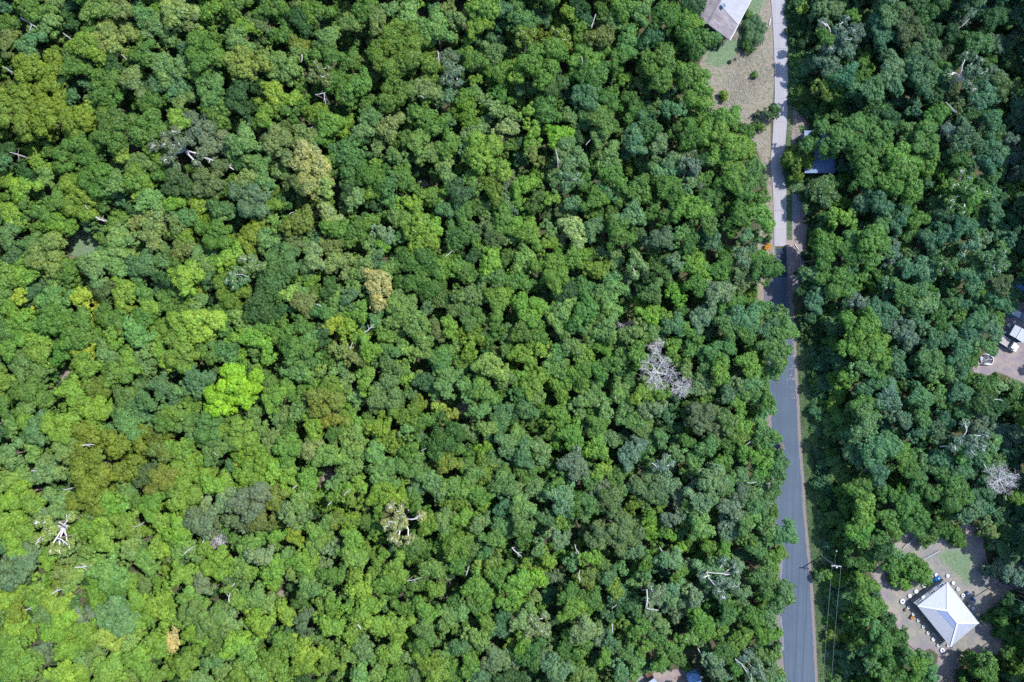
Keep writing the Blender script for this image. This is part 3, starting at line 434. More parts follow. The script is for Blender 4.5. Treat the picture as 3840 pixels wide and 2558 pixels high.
def crown(R, style, seed, leaf=0.23, cov=1.25):
    """leaf positions of one crown, centre at the origin: C, N, S, v, w and its boughs"""
    r = np.random.default_rng(seed)
    ph = r.uniform(0, 6.28, 4); am = r.uniform(0.10, 0.32, 4); ex = r.uniform(0.78, 1.22); ey = 1 / ex
    def lim(th): return 1 + am[0] * np.sin(2 * th + ph[0]) + am[1] * np.sin(3 * th + ph[1]) + 0.7 * am[2] * np.sin(5 * th + ph[2])
    Rz = R * r.uniform(0.42, 0.68)
    lob = []
    if style == 'g':
        nc = max(6, int(3.6 + R * 1.5))
        for i in range(nc):
            th = 6.283 * i / nc + r.uniform(-.5, .5); rr = R * r.uniform(0.35, 0.88)
            if i % 4 == 0: rr *= 0.35
            zc = Rz * (0.75 - 0.75 * (rr / R) ** 2) + r.uniform(-.5, .5)
            cr = R * r.uniform(0.20, 0.32)
            for k in range(int(6 + cr * 5)):
                d = unit(r.normal(size=3)) * cr * r.uniform(0.2, 0.9)
                lob.append((rr * math.cos(th) + d[0], rr * math.sin(th) + d[1], zc + d[2] * 0.5, r.uniform(0.42, 0.8), r.uniform(0.85, 1.15), i))
    else:
        rl0 = {'n': 0.17 * R + 0.42, 'f': 0.14 * R + 0.4, 'b': 0.24 * R + 0.5}[style]
        rl0 = min(max(rl0, 0.5), 1.5)
        nl = int(2.3 * (R / rl0) ** 2 * 0.85) + 4
        for i in range(nl):
            th = i * 2.39996 + r.uniform(-.9, .9); u = math.sqrt(min(1, (i + r.uniform(0, 1.0)) / nl))
            if r.random() < 0.10 and R > 2: continue
            rl = rl0 * r.uniform(0.55, 1.4)
            rr = max(0, (R * lim(th) - rl * 0.75)) * u * r.uniform(0.85, 1.1)
            z = Rz * math.sqrt(max(0.0, 1 - min(1, (rr / (R * 1.1)) ** 2))) * r.uniform(0.6, 1.15) - 0.15 * R
            lob.append((ex * rr * math.cos(th), ey * rr * math.sin(th), z, rl, r.uniform(0.9, 1.12), i))
            if u > 0.72 and r.random() < 0.75:                          # skirts below the edge
                lob.append((ex * rr * 0.98 * math.cos(th + .2), ey * rr * 0.98 * math.sin(th + .2), z - rl * 1.1 - 0.12 * R, rl * 0.9, r.uniform(0.85, 1.1), i))
    Cs, Ns, Ss, vs, ws = [], [], [], [], []
    for (x, y, z, rl, lv, li) in lob:
        lw = max(0, r.normal(0.10, 0.18))
        ns = max(5, int(13 * rl * rl + 3)) if style != 'f' else max(6, int(18 * rl * rl + 4))       # sprigs within the bough
        for q in range(ns):
            sd = unit(r.normal(size=3)); sd[2] = abs(sd[2]) * 1.1 - 0.25
            sr = min(.42, rl * r.uniform(0.25, 0.45)) if style != 'f' else rl * r.uniform(0.18, 0.32)
            c0 = np.array([x, y, z]) + sd * np.array([1, 1, .75]) * (rl - 0.45 * sr) * r.uniform(0.75, 1.08)
            cnt = max(5, int(12.57 * sr * sr * 0.6 / (leaf * leaf * 0.58) * cov * 0.8))
            d = unit(r.normal(size=(cnt * 2, 3))); d = d[d[:, 2] > -0.3][:cnt]; cnt = len(d)
            Cs.append(c0 + d * np.array([1, 1, .8]) * sr * r.uniform(0.7, 1.08, (cnt, 1)))
            Ns.append(unit(d + 0.35 * sd + r.normal(0, 0.38 if style != 'f' else 0.5, (cnt, 3)) + np.array([0, 0, 0.15])))
            Ss.append(leaf * r.uniform(0.65, 1.35, cnt))
            sv = lv * r.normal(1, 0.07)
            vs.append(sv * np.clip(r.normal(1, 0.12, cnt), 0.6, 1.5)); ws.append(np.clip(lw + r.normal(0, 0.13, cnt), 0, 1))
    return dict(C=np.concatenate(Cs), N=np.concatenate(Ns), S=np.concatenate(Ss), v=np.concatenate(vs), w=np.concatenate(ws),
                lob=lob, R=R, Rz=Rz, elong=1.9 if style == 'f' else 1.15, style=style)

def leaves_mesh(name, V, v, w, tint=None):
    n = len(V)
    me = raw_mesh(name, V.reshape(-1, 3), np.arange(n * 3).reshape(n, 3))
    for nm, a in (('v', v), ('w', w)):
        at = me.attributes.new(nm, 'FLOAT', 'FACE'); at.data.foreach_set('value', np.asarray(a, np.float32))
    if tint is not None:
        at = me.attributes.new('tint', 'FLOAT_COLOR', 'FACE')
        t4 = np.ones((n, 4), np.float32); t4[:, :3] = tint; at.data.foreach_set('color', t4.reshape(-1))
    return me

def trunk_mesh(name, cr, zc0, seed):
    """tapered trunk to the crown's heart, limbs on to its boughs"""
    r = np.random.default_rng(seed); mb = MB(); R = cr['R']
    rt = 0.05 * R + 0.07
    lean = r.uniform(-.25, .25, 2)
    fork = Vector((lean[0], lean[1], zc0 - 0.45 * R))
    mb.tube([(0, 0, -0.3), (lean[0] * .2, lean[1] * .3, zc0 * 0.35), tuple(fork)], [rt * 1.35, rt, rt * 0.8], 7)
    if cr['style'] == 'g':
        done = {}
        for (x, y, z, rl, lv, i) in cr['lob']: done.setdefault(i, []).append((x, y, z))
        for i, ps in done.items():
            c = np.mean(ps, 0); top = Vector((c[0], c[1], zc0 + c[2] + 0.25))
            mid = fork.lerp(top, 0.5) + Vector((r.uniform(-.5, .5), r.uniform(-.5, .5), 0.55 + 0.1 * R))
            mb.tube([fork, fork.lerp(mid, .6) + Vector((0, 0, .3)), mid, mid.lerp(top, .55) + Vector((r.uniform(-.35, .35), r.uniform(-.35, .35), .2)), top], [rt * .62, rt * .55, rt * .46, rt * .36, rt * .22], 6)
            for k in range(4):
                q = ps[r.integers(len(ps))]; e = Vector((q[0], q[1], zc0 + q[2] + 0.5))
                mb.tube([mid.lerp(top, r.uniform(.4, .95)), top.lerp(e, .5) + Vector((0, 0, .3)), e], [rt * .25, rt * .18, rt * .07], 5)
    else:
        lob = cr['lob']; k = min(len(lob), 7 + int(R))
        for i in r.choice(len(lob), k, replace=False):
            x, y, z, rl, lv, _ = lob[i]
            e = Vector((x * .92, y * .92, zc0 + z)); mid = fork.lerp(e, .5) + Vector((r.uniform(-.3, .3), r.uniform(-.3, .3), -0.1 * R + .2))
            mb.tube([fork, mid, e], [rt * .5, rt * .32, rt * .1], 5)
    me = mb.mesh(name); return me

# ------------------------------------------------------------------ dead and bare wood
def branchwork(mb, p, d, L, rad, depth, r, spread=0.7, flat=0.35, n=5):
    pts = [Vector(p)]; d = Vector(d).normalized(); k = 4
    for i in range(k):
        d = (d + Vector(r.normal(0, 0.16, 3)) + Vector((0, 0, 0.03))).normalized()
        pts.append(pts[-1] + d * (L / k))
    mb.tube(pts, [rad * (1 - 0.5 * i / k) for i in range(k + 1)], n if depth > 1 else 4)
    if depth <= 0: return
    for i in range(3 if depth > 1 else 5):
        q = pts[r.integers(2, k + 1)] if i else pts[-1]
        nd = d + Vector(r.normal(0, spread, 3)); nd.z = nd.z * flat + 0.12
        branchwork(mb, q, nd, L * r.uniform(0.5, 0.8), rad * 0.5, depth - 1, r, spread, flat, n)
# ------------------------------------------------------------------ the forest
NAMES = {'G': 'mid-green', 'D': 'dark-green', 'L': 'lime', 'Y': 'golden-olive', 'K': 'khaki', 'S': 'silvery', 'B': 'bluish-green', 'P': 'pale-green',
         'O': 'olive-brown', 'C': 'cream', 'W': 'yellow-green', 'V': 'vivid-lime'}
TREES = []
for ox, oy, sc, txt in TILES:
    for e in txt.split(';'):
        x, y, r, c = e.split(); c2 = c.rstrip('fg'); st = c[len(c2):] or 'n'
        TREES.append(dict(x=ox + float(x) / sc, y=oy + float(y) / sc, r=float(r) / sc, c=c2, st=st))

def tint_of(c, px, py, r):
    wts = [1.0, 0.55, 0.4][:len(c)]
    t = sum(w * PALL[k] for w, k in zip(wts, c)) / sum(wts)
    t = t * r.normal(1.0, 0.09) * np.array([r.normal(1, 0.07), 1, r.normal(1, 0.08)])
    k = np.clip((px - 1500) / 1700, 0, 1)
    return np.clip(t * (1 + k * (EAST_SHADE_TINT - 1)), 0.004, 0.5)
EAST_SHADE_TINT = np.array([0.80, 0.94, 1.30])  # cool shade over the eastern forest, put into its leaf colour

VAR = {}
def variants():
    s = 100
    for st, sizes in (('n', (1.5, 2.2, 2.2, 3.2, 3.2, 3.2, 4.6, 4.6, 6.4, 9.0)), ('f', (2.5, 4.0, 4.0, 6.5)), ('g', (2.2, 3.4, 4.8, 6.2)), ('b', (3.0, 5.0))):
        for R in sizes:
            s += 1; VAR.setdefault(st, []).append((R, crown(R, st, s, leaf=0.225, cov=1.15 if st != 'g' else 1.1), s))
variants()
def pick(st, R, r):
    c = VAR[st]; d = np.array([abs(math.log(v[0] / R)) for v in c]); ok = np.where(d < d.min() + 0.12)[0]
    return c[r.choice(ok)]

def place_trees():
    r = np.random.default_rng(3)
    for t in TREES:
        R0 = t['r'] / M
        east = np.clip((t['x'] - 1700) / 900, 0, 1)
        h = 6.2 + 0.85 * R0 + r.uniform(-1.3, 1.6) + 0.9 * east + (1.5 if t['st'] == 'g' else 0)
        zc = max(h - 0.75 * R0, 0.9 + 0.35 * R0)
        # along the east verge and round the yards only low growth: no tree shades the open ground there in the photograph
        if t['x'] > 2950 and t['x'] < 3400:
            rr_ = interp(CON_R, t['y']) if t['y'] < 931 else interp(ASP_R, t['y'])
            lim = (t['x'] - 1.25 * t['r'] - rr_ - (72 if t['y'] > 1180 else -35 if t['y'] > 931 else 5)) / 10.9 - 0.3 * R0
            zc = min(zc, max(lim, 0.6 + 0.2 * R0))
        for _ in range(12):                                     # no crown shades the middle of the open yards
            sx, sy = np.array([t['x'] - 10.9 * zc]), np.array([t['y'] + 6.8 * zc])
            if zc < 1.0 + .3 * R0 or max(sdist(sx, sy, YARD)[0], sdist(sx, sy, TRUCK)[0], sdist(sx, sy, HOUSE)[0] if sx[0] < 3655 else -1, sdist(sx, sy, GAP)[0] - 20) < 12 - .6 * t['r']: break
            zc *= .86
        if t['x'] > 3540 and t['y'] > 2150: zc *= 0.72
        t['zc'] = zc
        R = R0 * (H - zc) / H * 1.17; t['R'] = R
        t['pos'] = P(t['x'], t['y'], zc); t['rot'] = r.uniform(0, 6.283)
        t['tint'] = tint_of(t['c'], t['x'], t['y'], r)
place_trees()

LANDMARKS = [("the join of concrete and asphalt", 2928, 931), ("the blue-roofed shed", 3075, 565), ("the hip-roofed house", 3560, 2310),
    ("the weathered gable house", 2700, 60), ("the white pickup truck", 3775, 1290), ("the power pole with a crossarm", 3130, 2122),
    ("the bare grey dead tree", 2463, 1394), ("the tattered white dead tree", 3750, 1800), ("the huge silvery gum", 740, 540),
    ("the vivid-lime tree", 876, 1451), ("the huge domed golden-olive tree", 386, 1737), ("the huge feathery dark-green tree", 1566, 1015),
    ("the round khaki blossom tree", 2149, 861), ("the cream-blossomed tree", 650, 2400), ("the white-limbed khaki gum", 214, 1990),
    ("the cream-tufted gum", 1505, 1954), ("the broad olive-brown tree", 2298, 1982), ("the grassy gap in the forest", 310, 920),
    ("the round blue water tank", 2595, 2530), ("the timber deck", 2505, 2525), ("the palm clump", 2840, 110), ("the round roadside bush", 2890, 424),
    ("the photo's top left corner", 0, 0), ("the photo's bottom left corner", 0, 2558), ("the photo's top right corner", 3840, 0),
    ("the photo's bottom right corner", 3840, 2558), ("the middle of the photo's left edge", 0, 1279), ("the middle of the photo's top edge", 1920, 0),
    ("the middle of the photo's bottom edge", 1920, 2558), ("the middle of the photo's right edge", 3840, 1279), ("the centre of the photo", 1920, 1279)]
DIRS = ["right of", "up and right of", "above", "up and left of", "left of", "down and left of", "below", "down and right of"]
ORD = ["nearest", "second", "third", "fourth", "fifth", "sixth", "seventh"]
def sector(dx, dy): return int(round(math.atan2(-dy, dx) / (math.pi / 4))) % 8
def look(t): return (t['c'], t['st'])
def label_trees(chosen):
    used = set()
    by = {}
    for t in TREES: by.setdefault(look(t), []).append(t)
    for t in chosen:
        best = None
        for li, (nm, lx, ly) in enumerate(LANDMARKS):
            d = math.hypot(t['x'] - lx, t['y'] - ly)
            if d < 70 or d > 1500: continue
            s = sector(t['x'] - lx, t['y'] - ly)
            k = sum(1 for o in by[look(t)] if o is not t and math.hypot(o['x'] - lx, o['y'] - ly) < d and math.hypot(o['x'] - lx, o['y'] - ly) >= 70 and sector(o['x'] - lx, o['y'] - ly) == s)
            sc = k * 500 + d + (350 if 'photo' in nm else 0)
            if (look(t), li, s, k) in used or k > 6: continue
            if best is None or sc < best[0]: best = (sc, li, s, k)
        sc, li, s, k = best; used.add((look(t), li, s, k))
        col = ' and '.join(NAMES[q] for q in t['c'][:2])
        size = 'huge' if t['r'] > 92 else 'broad' if t['r'] > 62 else 'mid-sized' if t['r'] > 44 else 'small'
        kind = 'gum' if t['st'] == 'g' else 'feathery tree' if t['st'] == 'f' else 'tree'
        t['label'] = f"{size} {col} {kind}, {ORD[k]} {DIRS[s]} {LANDMARKS[li][0]}"
        if len(t['label'].split()) > 16: t['label'] = t['label'].replace(col, NAMES[t['c'][0]] + '-' + NAMES[t['c'][1]], 1)

def make_forest():
    bark = plain('bark', (0.17, 0.14, 0.115), 0.9, 0.1, 0.4, 4)
    pale = plain('pale_bark', (0.50, 0.47, 0.47), 0.7, 0.2, 0.25, 5)
    lm_o = leaf_material('leaves_of_one_tree', 'object'); lm_s = leaf_material('leaves_of_many', 'attr')
    inside = [t for t in TREES if -t['r'] * .5 < t['x'] < 3840 + t['r'] * .5 and -t['r'] * .5 < t['y'] < 2558 + t['r'] * .5]
    gums = [t for t in inside if t['st'] == 'g']
    rest = sorted([t for t in inside if t['st'] != 'g'], key=lambda t: -t['r'])
    chosen = rest[:300]; ch = set(map(id, chosen)) | set(map(id, gums))
    label_trees(chosen + gums)
    cm, tm = {}, {}
    ZC0 = 8.0
    for t in chosen + gums:
        R0, cr, sd = pick(t['st'], t['R'], rng); s = t['R'] / R0
        if sd not in cm:
            V = leaf_tris(cr['C'], cr['N'], cr['S'], cr['elong'])
            cm[sd] = leaves_mesh('crown', V, cr['v'], cr['w']); cm[sd].materials.append(lm_o)
            tm[sd] = trunk_mesh('trunk', cr, ZC0, sd); tm[sd].materials.append(pale if t['st'] == 'g' else bark)
        gum = t['st'] == 'g'
        o = thing('gum_tree' if gum else 'broadleaf_tree', t['label'], 'gum tree' if gum else 'tree', (t['pos'][0], t['pos'][1], 0), t['rot'],
                  'gum trees with pale limbs' if gum else 'broadleaf trees of the forest')
        c = link('crown', cm[sd], None, o, (0, 0, t['zc'])); c.scale = (s, s, s); c.color = (*t['tint'], 1)
        k = link('trunk', tm[sd], None, o)
        k.scale = (s, s, s) if gum else (s, s, t['zc'] / ZC0)
        if gum: k.location = (0, 0, t['zc'] - ZC0 * s) if t['zc'] >= ZC0 * s - 0.01 else (0, 0, t['zc'] - ZC0 * s)
    # ---- the many others: smaller catalogued trees, saplings between them, and the forest just beyond the frame
    others = [t for t in TREES if id(t) not in ch]
    r = np.random.default_rng(21)
    ex = np.array([t['x'] for t in TREES]); ey = np.array([t['y'] for t in TREES]); er = np.array([t['r'] for t in TREES])
    def inframe(x, y): return (x > -60) & (x < 3900) & (y > -60) & (y < 2618)
    fill = []
    n = 26000
    X = r.uniform(-420, 4260, n); Y = r.uniform(-400, 2960, n); RR = np.where(inframe(X, Y), r.uniform(20, 40, n), r.uniform(48, 85, n))
    ok = clear_of(X, Y, 0) & clear_of(X, Y, 16)
    ok &= ~((X < 3000) & (X > 2400) & (Y < 200) & (Y > -300) & (X > 2560))
    for x, y, q in zip(X[ok], Y[ok], RR[ok]):
        d = np.hypot(ex - x, ey - y); k = 0.72 if inframe(x, y) else 0.85
        if np.all(d > k * er + 0.55 * q):
            ex = np.append(ex, x); ey = np.append(ey, y); er = np.append(er, q)
            near = np.argsort(d)[:3]
            fr = inframe(x, y)
            if near[0] < len(TREES) and r.random() < 0.7: c = TREES[near[0]]['c']
            else: c = r.choice(['G', 'D', 'GD', 'PG', 'B', 'LG', 'PO', 'BD'])
            R0 = q / M; h = r.uniform(3.2, 6.8) if fr else 8 + R0 * .7 + r.uniform(-1, 2)
            zc = max(h - 0.7 * R0, 0.8)
            if 2950 < x < 3300: zc = min(zc, max((x - 1.3 * q - 66 - (interp(CON_R, y) if y < 931 else interp(ASP_R, y))) / 10.9 - .3 * R0, .5))
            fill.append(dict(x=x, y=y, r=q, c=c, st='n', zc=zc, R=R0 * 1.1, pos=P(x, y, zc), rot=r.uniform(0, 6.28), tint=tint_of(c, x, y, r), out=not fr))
    Vs, vv, ww, tt, TV, TF = [], [], [], [], [], []
    base = {}
    for t in others + fill:
        R0, cr, sd = pick(t['st'] if t['st'] != 'b' else 'n', t['R'], r); s = t['R'] / R0
        if sd not in base: base[sd] = leaf_tris(cr['C'], cr['N'], cr['S'], cr['elong'])
        V = base[sd]; v = cr['v']; w = cr['w']
        if t.get('out'):
            sel = np.arange(0, len(V), 2); V = V[sel]; v = v[sel]; w = w[sel]
            c = V.mean(1, keepdims=True); V = c + (V - c) * 1.4
        elif s < 0.8:
            sel = r.random(len(V)) < max(0.45, s * s * 1.15); V = V[sel]; v = v[sel]; w = w[sel]
            c = V.mean(1, keepdims=True); V = c + (V - c) / s
        cs, sn = math.cos(t['rot']), math.sin(t['rot'])
        A = np.array([[cs, -sn, 0], [sn, cs, 0], [0, 0, 1]]) * s
        Vs.append((V @ A.T + np.array(t['pos'])).astype(np.float32)); vv.append(v); ww.append(w); tt.append(np.repeat(t['tint'][None], len(V), 0))
        rt = 0.045 * t['R'] + 0.06; x, y, z = t['pos']
        n0 = len(TV)
        for zz, q in ((-.3, rt * 1.2), (z, rt * .5)):
            for a in range(4): TV.append((x + q * math.cos(a * 1.571), y + q * math.sin(a * 1.571), zz))
        for a in range(4):
            b = (a + 1) % 4; TF += [(n0 + a, n0 + b, n0 + 4 + b), (n0 + a, n0 + 4 + b, n0 + 4 + a)]
    V = np.concatenate(Vs); nl = len(V)
    vs = np.concatenate([V.reshape(-1, 3), np.array(TV, np.float32)])
    fs = np.concatenate([np.arange(nl * 3).reshape(nl, 3), np.array(TF) + nl * 3])
    me = raw_mesh('forest_trees', vs, fs); nt_ = len(TF)
    for nm, a in (('v', np.concatenate(vv + [np.ones(nt_)])), ('w', np.concatenate(ww + [np.zeros(nt_)]))):
        at = me.attributes.new(nm, 'FLOAT', 'FACE'); at.data.foreach_set('value', a.astype(np.float32))
    at = me.attributes.new('tint', 'FLOAT_COLOR', 'FACE'); t4 = np.ones((len(fs), 4), np.float32); t4[:nl, :3] = np.concatenate(tt)
    at.data.foreach_set('color', t4.reshape(-1))
    me.materials.append(lm_s); me.materials.append(bark)
    mi = np.zeros(len(fs), np.int32); mi[nl:] = 1; me.polygons.foreach_set('material_index', mi)
    o = link('forest_trees', me); tag(o, 'smaller trees crowded together in the gaps of the green forest', 'forest', kind='stuff')
    print('forest', len(TREES), 'catalogued', len(chosen), 'chosen', len(gums), 'gums', len(fill), 'fill', nl, 'leaves')
    # ---- undergrowth
    n = 16000
    X = r.uniform(-420, 4260, n); Y = r.uniform(-400, 2960, n)
    ok = clear_of(X, Y, 2)
    X, Y = X[ok], Y[ok]
    keep = np.ones(len(X), bool)
    for i in range(len(X)):
        d = np.hypot(ex - X[i], ey - Y[i]); keep[i] = np.all(d > er * 0.6)
    X, Y = X[keep], Y[keep]
    # rank weeds along the east verge and the clearing edges
    yv = r.uniform(1150, 2700, 900); xv = interp(ASP_R, yv) + r.uniform(56, 150, 900)
    yw = r.uniform(0, 880, 260); xw = interp(CON_R, yw) + r.uniform(8, 60, 260)
    X = np.concatenate([X, xv, xw]); Y = np.concatenate([Y, yv, yw])
    weeds = np.zeros(len(X), bool); weeds[-1160:] = True
    ok = (sdist(X, Y, HOUSE) < 0) & (sdist(X, Y, EAST) < 2) ; X, Y, weeds = X[ok], Y[ok], weeds[ok]
    Vs, vv, ww, tt = [], [], [], []
    for i, (x, y) in enumerate(zip(X, Y)):
        q = r.uniform(0.5, 1.3) * (0.8 if weeds[i] else 1)
        m_ = int(150 * q * q) + 14
        d = unit(r.normal(size=(m_, 3))); d[:, 2] = np.abs(d[:, 2])
        hh = r.uniform(0.8, 2.4) * (0.28 if weeds[i] else 1)
        C = d * np.array([q, q, hh]) * r.uniform(0.5, 1.05, (m_, 1)); px_, py_, _ = P(x, y, hh * .6)
        Vt = leaf_tris(C + np.array([px_, py_, 0.05]), unit(d + r.normal(0, .6, (m_, 3)) + np.array([0, 0, .5])), r.uniform(.2, .42, m_), 2.6 if weeds[i] and r.random() < .6 else 1.3)
        c = r.choice(['PS', 'PO', 'P', 'KP', 'GP', 'SP', 'KS']) if weeds[i] else r.choice(['G', 'D', 'GD', 'PG', 'B', 'D', 'LG', 'BD'])
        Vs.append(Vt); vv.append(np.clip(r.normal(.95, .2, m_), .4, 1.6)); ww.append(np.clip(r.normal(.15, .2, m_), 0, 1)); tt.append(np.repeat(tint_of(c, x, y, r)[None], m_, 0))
    V = np.concatenate(Vs)
    me = leaves_mesh('undergrowth', V, np.concatenate(vv), np.concatenate(ww), np.concatenate(tt)); me.materials.append(lm_s)
    tag(link('undergrowth', me), 'low leafy undergrowth and rank weeds between the trees', 'undergrowth', kind='stuff')
    print('undergrowth', len(X), len(V))
    return lm_o, lm_s, bark, pale
# ------------------------------------------------------------------ buildings and things
def corrugated(name, ca, cb, ribs, rot, rough=0.55, spec=0.35, streak=0.5):
    """ribbed roofing iron; ribs per metre along the direction rot (radians, world)"""
    m, nt = nmat(name); co = N(nt, 'ShaderNodeNewGeometry').outputs['Position']
    mp = N(nt, 'ShaderNodeMapping', vector_type='POINT'); mp.inputs['Rotation'].default_value = (0, 0, -rot); nt.links.new(co, mp.inputs[0])
    wv = N(nt, 'ShaderNodeTexWave', bands_direction='X'); wv.inputs['Scale'].default_value = ribs * 0.314; nt.links.new(mp.outputs[0], wv.inputs[0])
    st = N(nt, 'ShaderNodeMapping'); st.inputs['Scale'].default_value = (5.0, 0.35, 1); nt.links.new(mp.outputs[0], st.inputs[0])
    n1 = noise(nt, 1.0, 5, 0.65, st.outputs[0]); n2 = noise(nt, 0.7, 5, 0.6, co)
    c = ramp(nt, n1.outputs[0], [(0.32, ca), (0.68, cb)]).outputs[0]
    c = mixc(nt, ramp(nt, n2.outputs[0], [(0.45, (0, 0, 0)), (0.75, (streak,) * 3)]).outputs[0], c, tuple(0.62 * x for x in ca))
    finish(nt, c, rough, spec, wv.outputs[0], 0.03); return m

def poly3(mb, pts, th=0.06):
    """a thin sheet with thickness through the points"""
    n = len(pts); up = [tuple(p) for p in pts]; dn = [(p[0], p[1], p[2] - th) for p in pts]
    mb.add(up + dn, [tuple(range(n)), tuple(range(2 * n - 1, n - 1, -1))] + [(i, i + n, (i + 1) % n + n, (i + 1) % n) for i in range(n)])
    return mb
def along(a, b, t): return tuple(a[i] + (b[i] - a[i]) * t for i in range(3))
def shift(p, d, k): return (p[0] + d[0] * k, p[1] + d[1] * k, p[2])
def wall(mb, a, b, z0, z1, th=0.12): mb.beam((a[0], a[1], (z0 + z1) / 2), (b[0], b[1], (z0 + z1) / 2), th, z1 - z0); return mb

def gable_house():
    t = thing('gable_house', 'weathered iron-roofed gable house, half roofed in newer white sheets, beside the concrete drive', 'house', P(2690, 60))
    inv = Matrix.Translation(-Vector(t.location))
    def put(mb, name, mat, parent=t, **k):
        o = mb.build(name, mat, parent, **k); o.matrix_parent_inverse = inv if parent is t else Matrix(); return o
    ZE, ZR, ZW = 3.0, 4.3, 3.3
    SE, SR, SW = P(2736, 150.6, ZE), P(2656, 91.5, ZR), P(2611, 79, ZW)
    d = Vector(P(2815, 0, ZE)) - Vector(SE); d.z = 0; d = tuple(d.normalized()); L = 17.0
    NE, NR, NW = shift(SE, d, L), shift(SR, d, L), shift(SW, d, L)
    ang = math.atan2(d[1], d[0])
    old = corrugated('weathered_iron', (0.116, 0.101, 0.116), (0.232, 0.215, 0.232), 5, ang, 0.8, 0.15, 0.6)
    new = corrugated('white_iron', (0.195, 0.199, 0.232), (0.260, 0.265, 0.292), 5, ang, 0.6, 0.3, 0.25)
    k1, k2 = 5.2, 4.0
    e1, r1 = shift(SE, d, k2), shift(SR, d, k1)
    put(poly3(MB(), [SE, e1, r1, SR]), 'weathered_roof', old)
    up = lambda p: (p[0], p[1], p[2] + 0.07)
    put(poly3(MB(), [up(shift(e1, d, -.25)), up(NE), up(NR), up(shift(r1, d, -.25))]), 'sheeted_roof', new)
    put(poly3(MB(), [SR, shift(SR, d, 6.2), shift(SW, d, 6.2), SW]), 'side_roof', old)
    put(poly3(MB(), [up(shift(SR, d, 6.0)), up(NR), up(NW), up(shift(SW, d, 6.0))]), 'sheeted_roof', new)
    rc = put(MB().beam((SR[0], SR[1], ZR + .06), (NR[0], NR[1], ZR + .10), 0.42, 0.06), 'ridge_cap', old)
    gm = plain('gutter_white', (0.360, 0.372, 0.396), 0.5)
    put(MB().beam(shift((SE[0] + .1, SE[1] - .05, ZE - .04), d, -.05), shift((NE[0] + .1, NE[1] - .05, ZE - .04), d, 0), 0.15, 0.14), 'gutter', gm)
    bm_ = plain('barge_board', (0.060, 0.072, 0.102), 0.7)
    put(MB().beam((SE[0], SE[1], ZE - .12), (SR[0], SR[1], ZR - .12), 0.05, 0.2).beam((SR[0], SR[1], ZR - .12), (SW[0], SW[1], ZW - .12), 0.05, 0.2), 'barge_board', bm_)
    wm = plain('house_wall', (0.120, 0.132, 0.162), 0.8, 0.2, 0.2, 2)
    s = Vector((-d[1], d[0], 0)); s = s if s.dot(Vector(SW) - Vector(SE)) > 0 else -s
    A = Vector(shift(SE, d, 1.6)) + s * .5; B = Vector(shift(SW, d, 1.6)) - s * .3
    A2 = Vector(shift(A, d, L - 2)); B2 = Vector(shift(B, d, L - 2))
    mb = MB()
    for p, q in ((A, B), (A, A2), (B, B2), (A2, B2)): wall(mb, p, q, 0, 2.85)
    put(mb, 'wall', wm)
    gl = plain('dark_glass', (0.018, 0.024, 0.036), 0.1, 0.6); fm = plain('window_frame', (0.330, 0.342, 0.360), 0.5)
    for u in (0.3, 0.7):
        c = A.lerp(B, u) - Vector(d) * .09
        wv = (B - A).normalized() * .6
        w = put(MB().beam((c - wv) + Vector((0, 0, -1.4)), (c + wv) + Vector((0, 0, -1.4)), 0.06, 1.1), 'window', gl)
        f = MB(); z = c.z - 1.4
        for zz in (z - .57, z + .57): f.beam((*(c - wv)[:2], zz), (*(c + wv)[:2], zz), 0.10, 0.07)
        for q in (c - wv, c, c + wv): f.beam((q.x, q.y, z - .6), (q.x, q.y, z + .6), 0.10, 0.07)
        fo = f.build('frame', fm, w); fo.matrix_parent_inverse = Matrix.Translation(-Vector(t.location)) @ Matrix() ; fo.matrix_parent_inverse = Matrix()
    dk = MB(); dm = plain('deck_timber', (0.096, 0.078, 0.072), 0.85, 0.1, 0.4, 6)
    SEg, SWg = Vector((SE[0], SE[1], 0)) + s * .4, Vector((SW[0], SW[1], 0)) - s * .2
    for i in range(14):
        a = SEg.lerp(SWg, 0.02 + i / 14.5); dk.beam(a + Vector(d) * -.1 + Vector((0, 0, .28)), a + Vector(d) * 1.5 + Vector((0, 0, .28)), 0.28, 0.05)
    put(dk, 'verandah_floor', dm)
    for u in (0.02, 0.36, 0.68, 0.98):
        a = SEg.lerp(SWg, u) + Vector(d) * .05; put(MB().beam(a, a + Vector((0, 0, 2.95)), 0.1), 'post', fm)
    # dish and its arm on the ridge
    c = Vector(P(2713, 21, 4.6)); dh = put(MB().lathe([(0.02, 0.0), (0.3, 0.05), (0.48, 0.16), (0.46, 0.18), (0.28, 0.08), (0.02, 0.03)], (c.x, c.y, c.z), 20), 'satellite_dish', plain('dish_grey', (0.078, 0.132, 0.204), 0.5), smooth=True)
    a = MB().beam(c + Vector((.1, .1, .1)), c + Vector((.45, .5, .3)), 0.035).beam(c + Vector((0, 0, -.5)), c, 0.06)
    ao = a.build('dish_arm', fm, dh)
    # things at its south end
    tg = thing('tarpaulin_stack', 'light blue ribbed sheeting folded under the eave of the weathered house', 'tarpaulin', P(2675, 139))
    mb = MB()
    for i in range(7): mb.box((-.6 + i * .2, 0.02 * (i % 2), 0.35 + .02 * (i % 2)), (0.15, 1.05, 0.05), 0)
    mb.box((0, 0, .16), (1.5, 1.0, .3)); o = mb.build('sheeting', plain('blue_sheeting', (0.096, 0.180, 0.300), 0.5), tg); tg.rotation_euler.z = -.45
    st = thing('stone_step', 'pale stone doorstep at the corner of the weathered house', 'step', P(2708, 153))
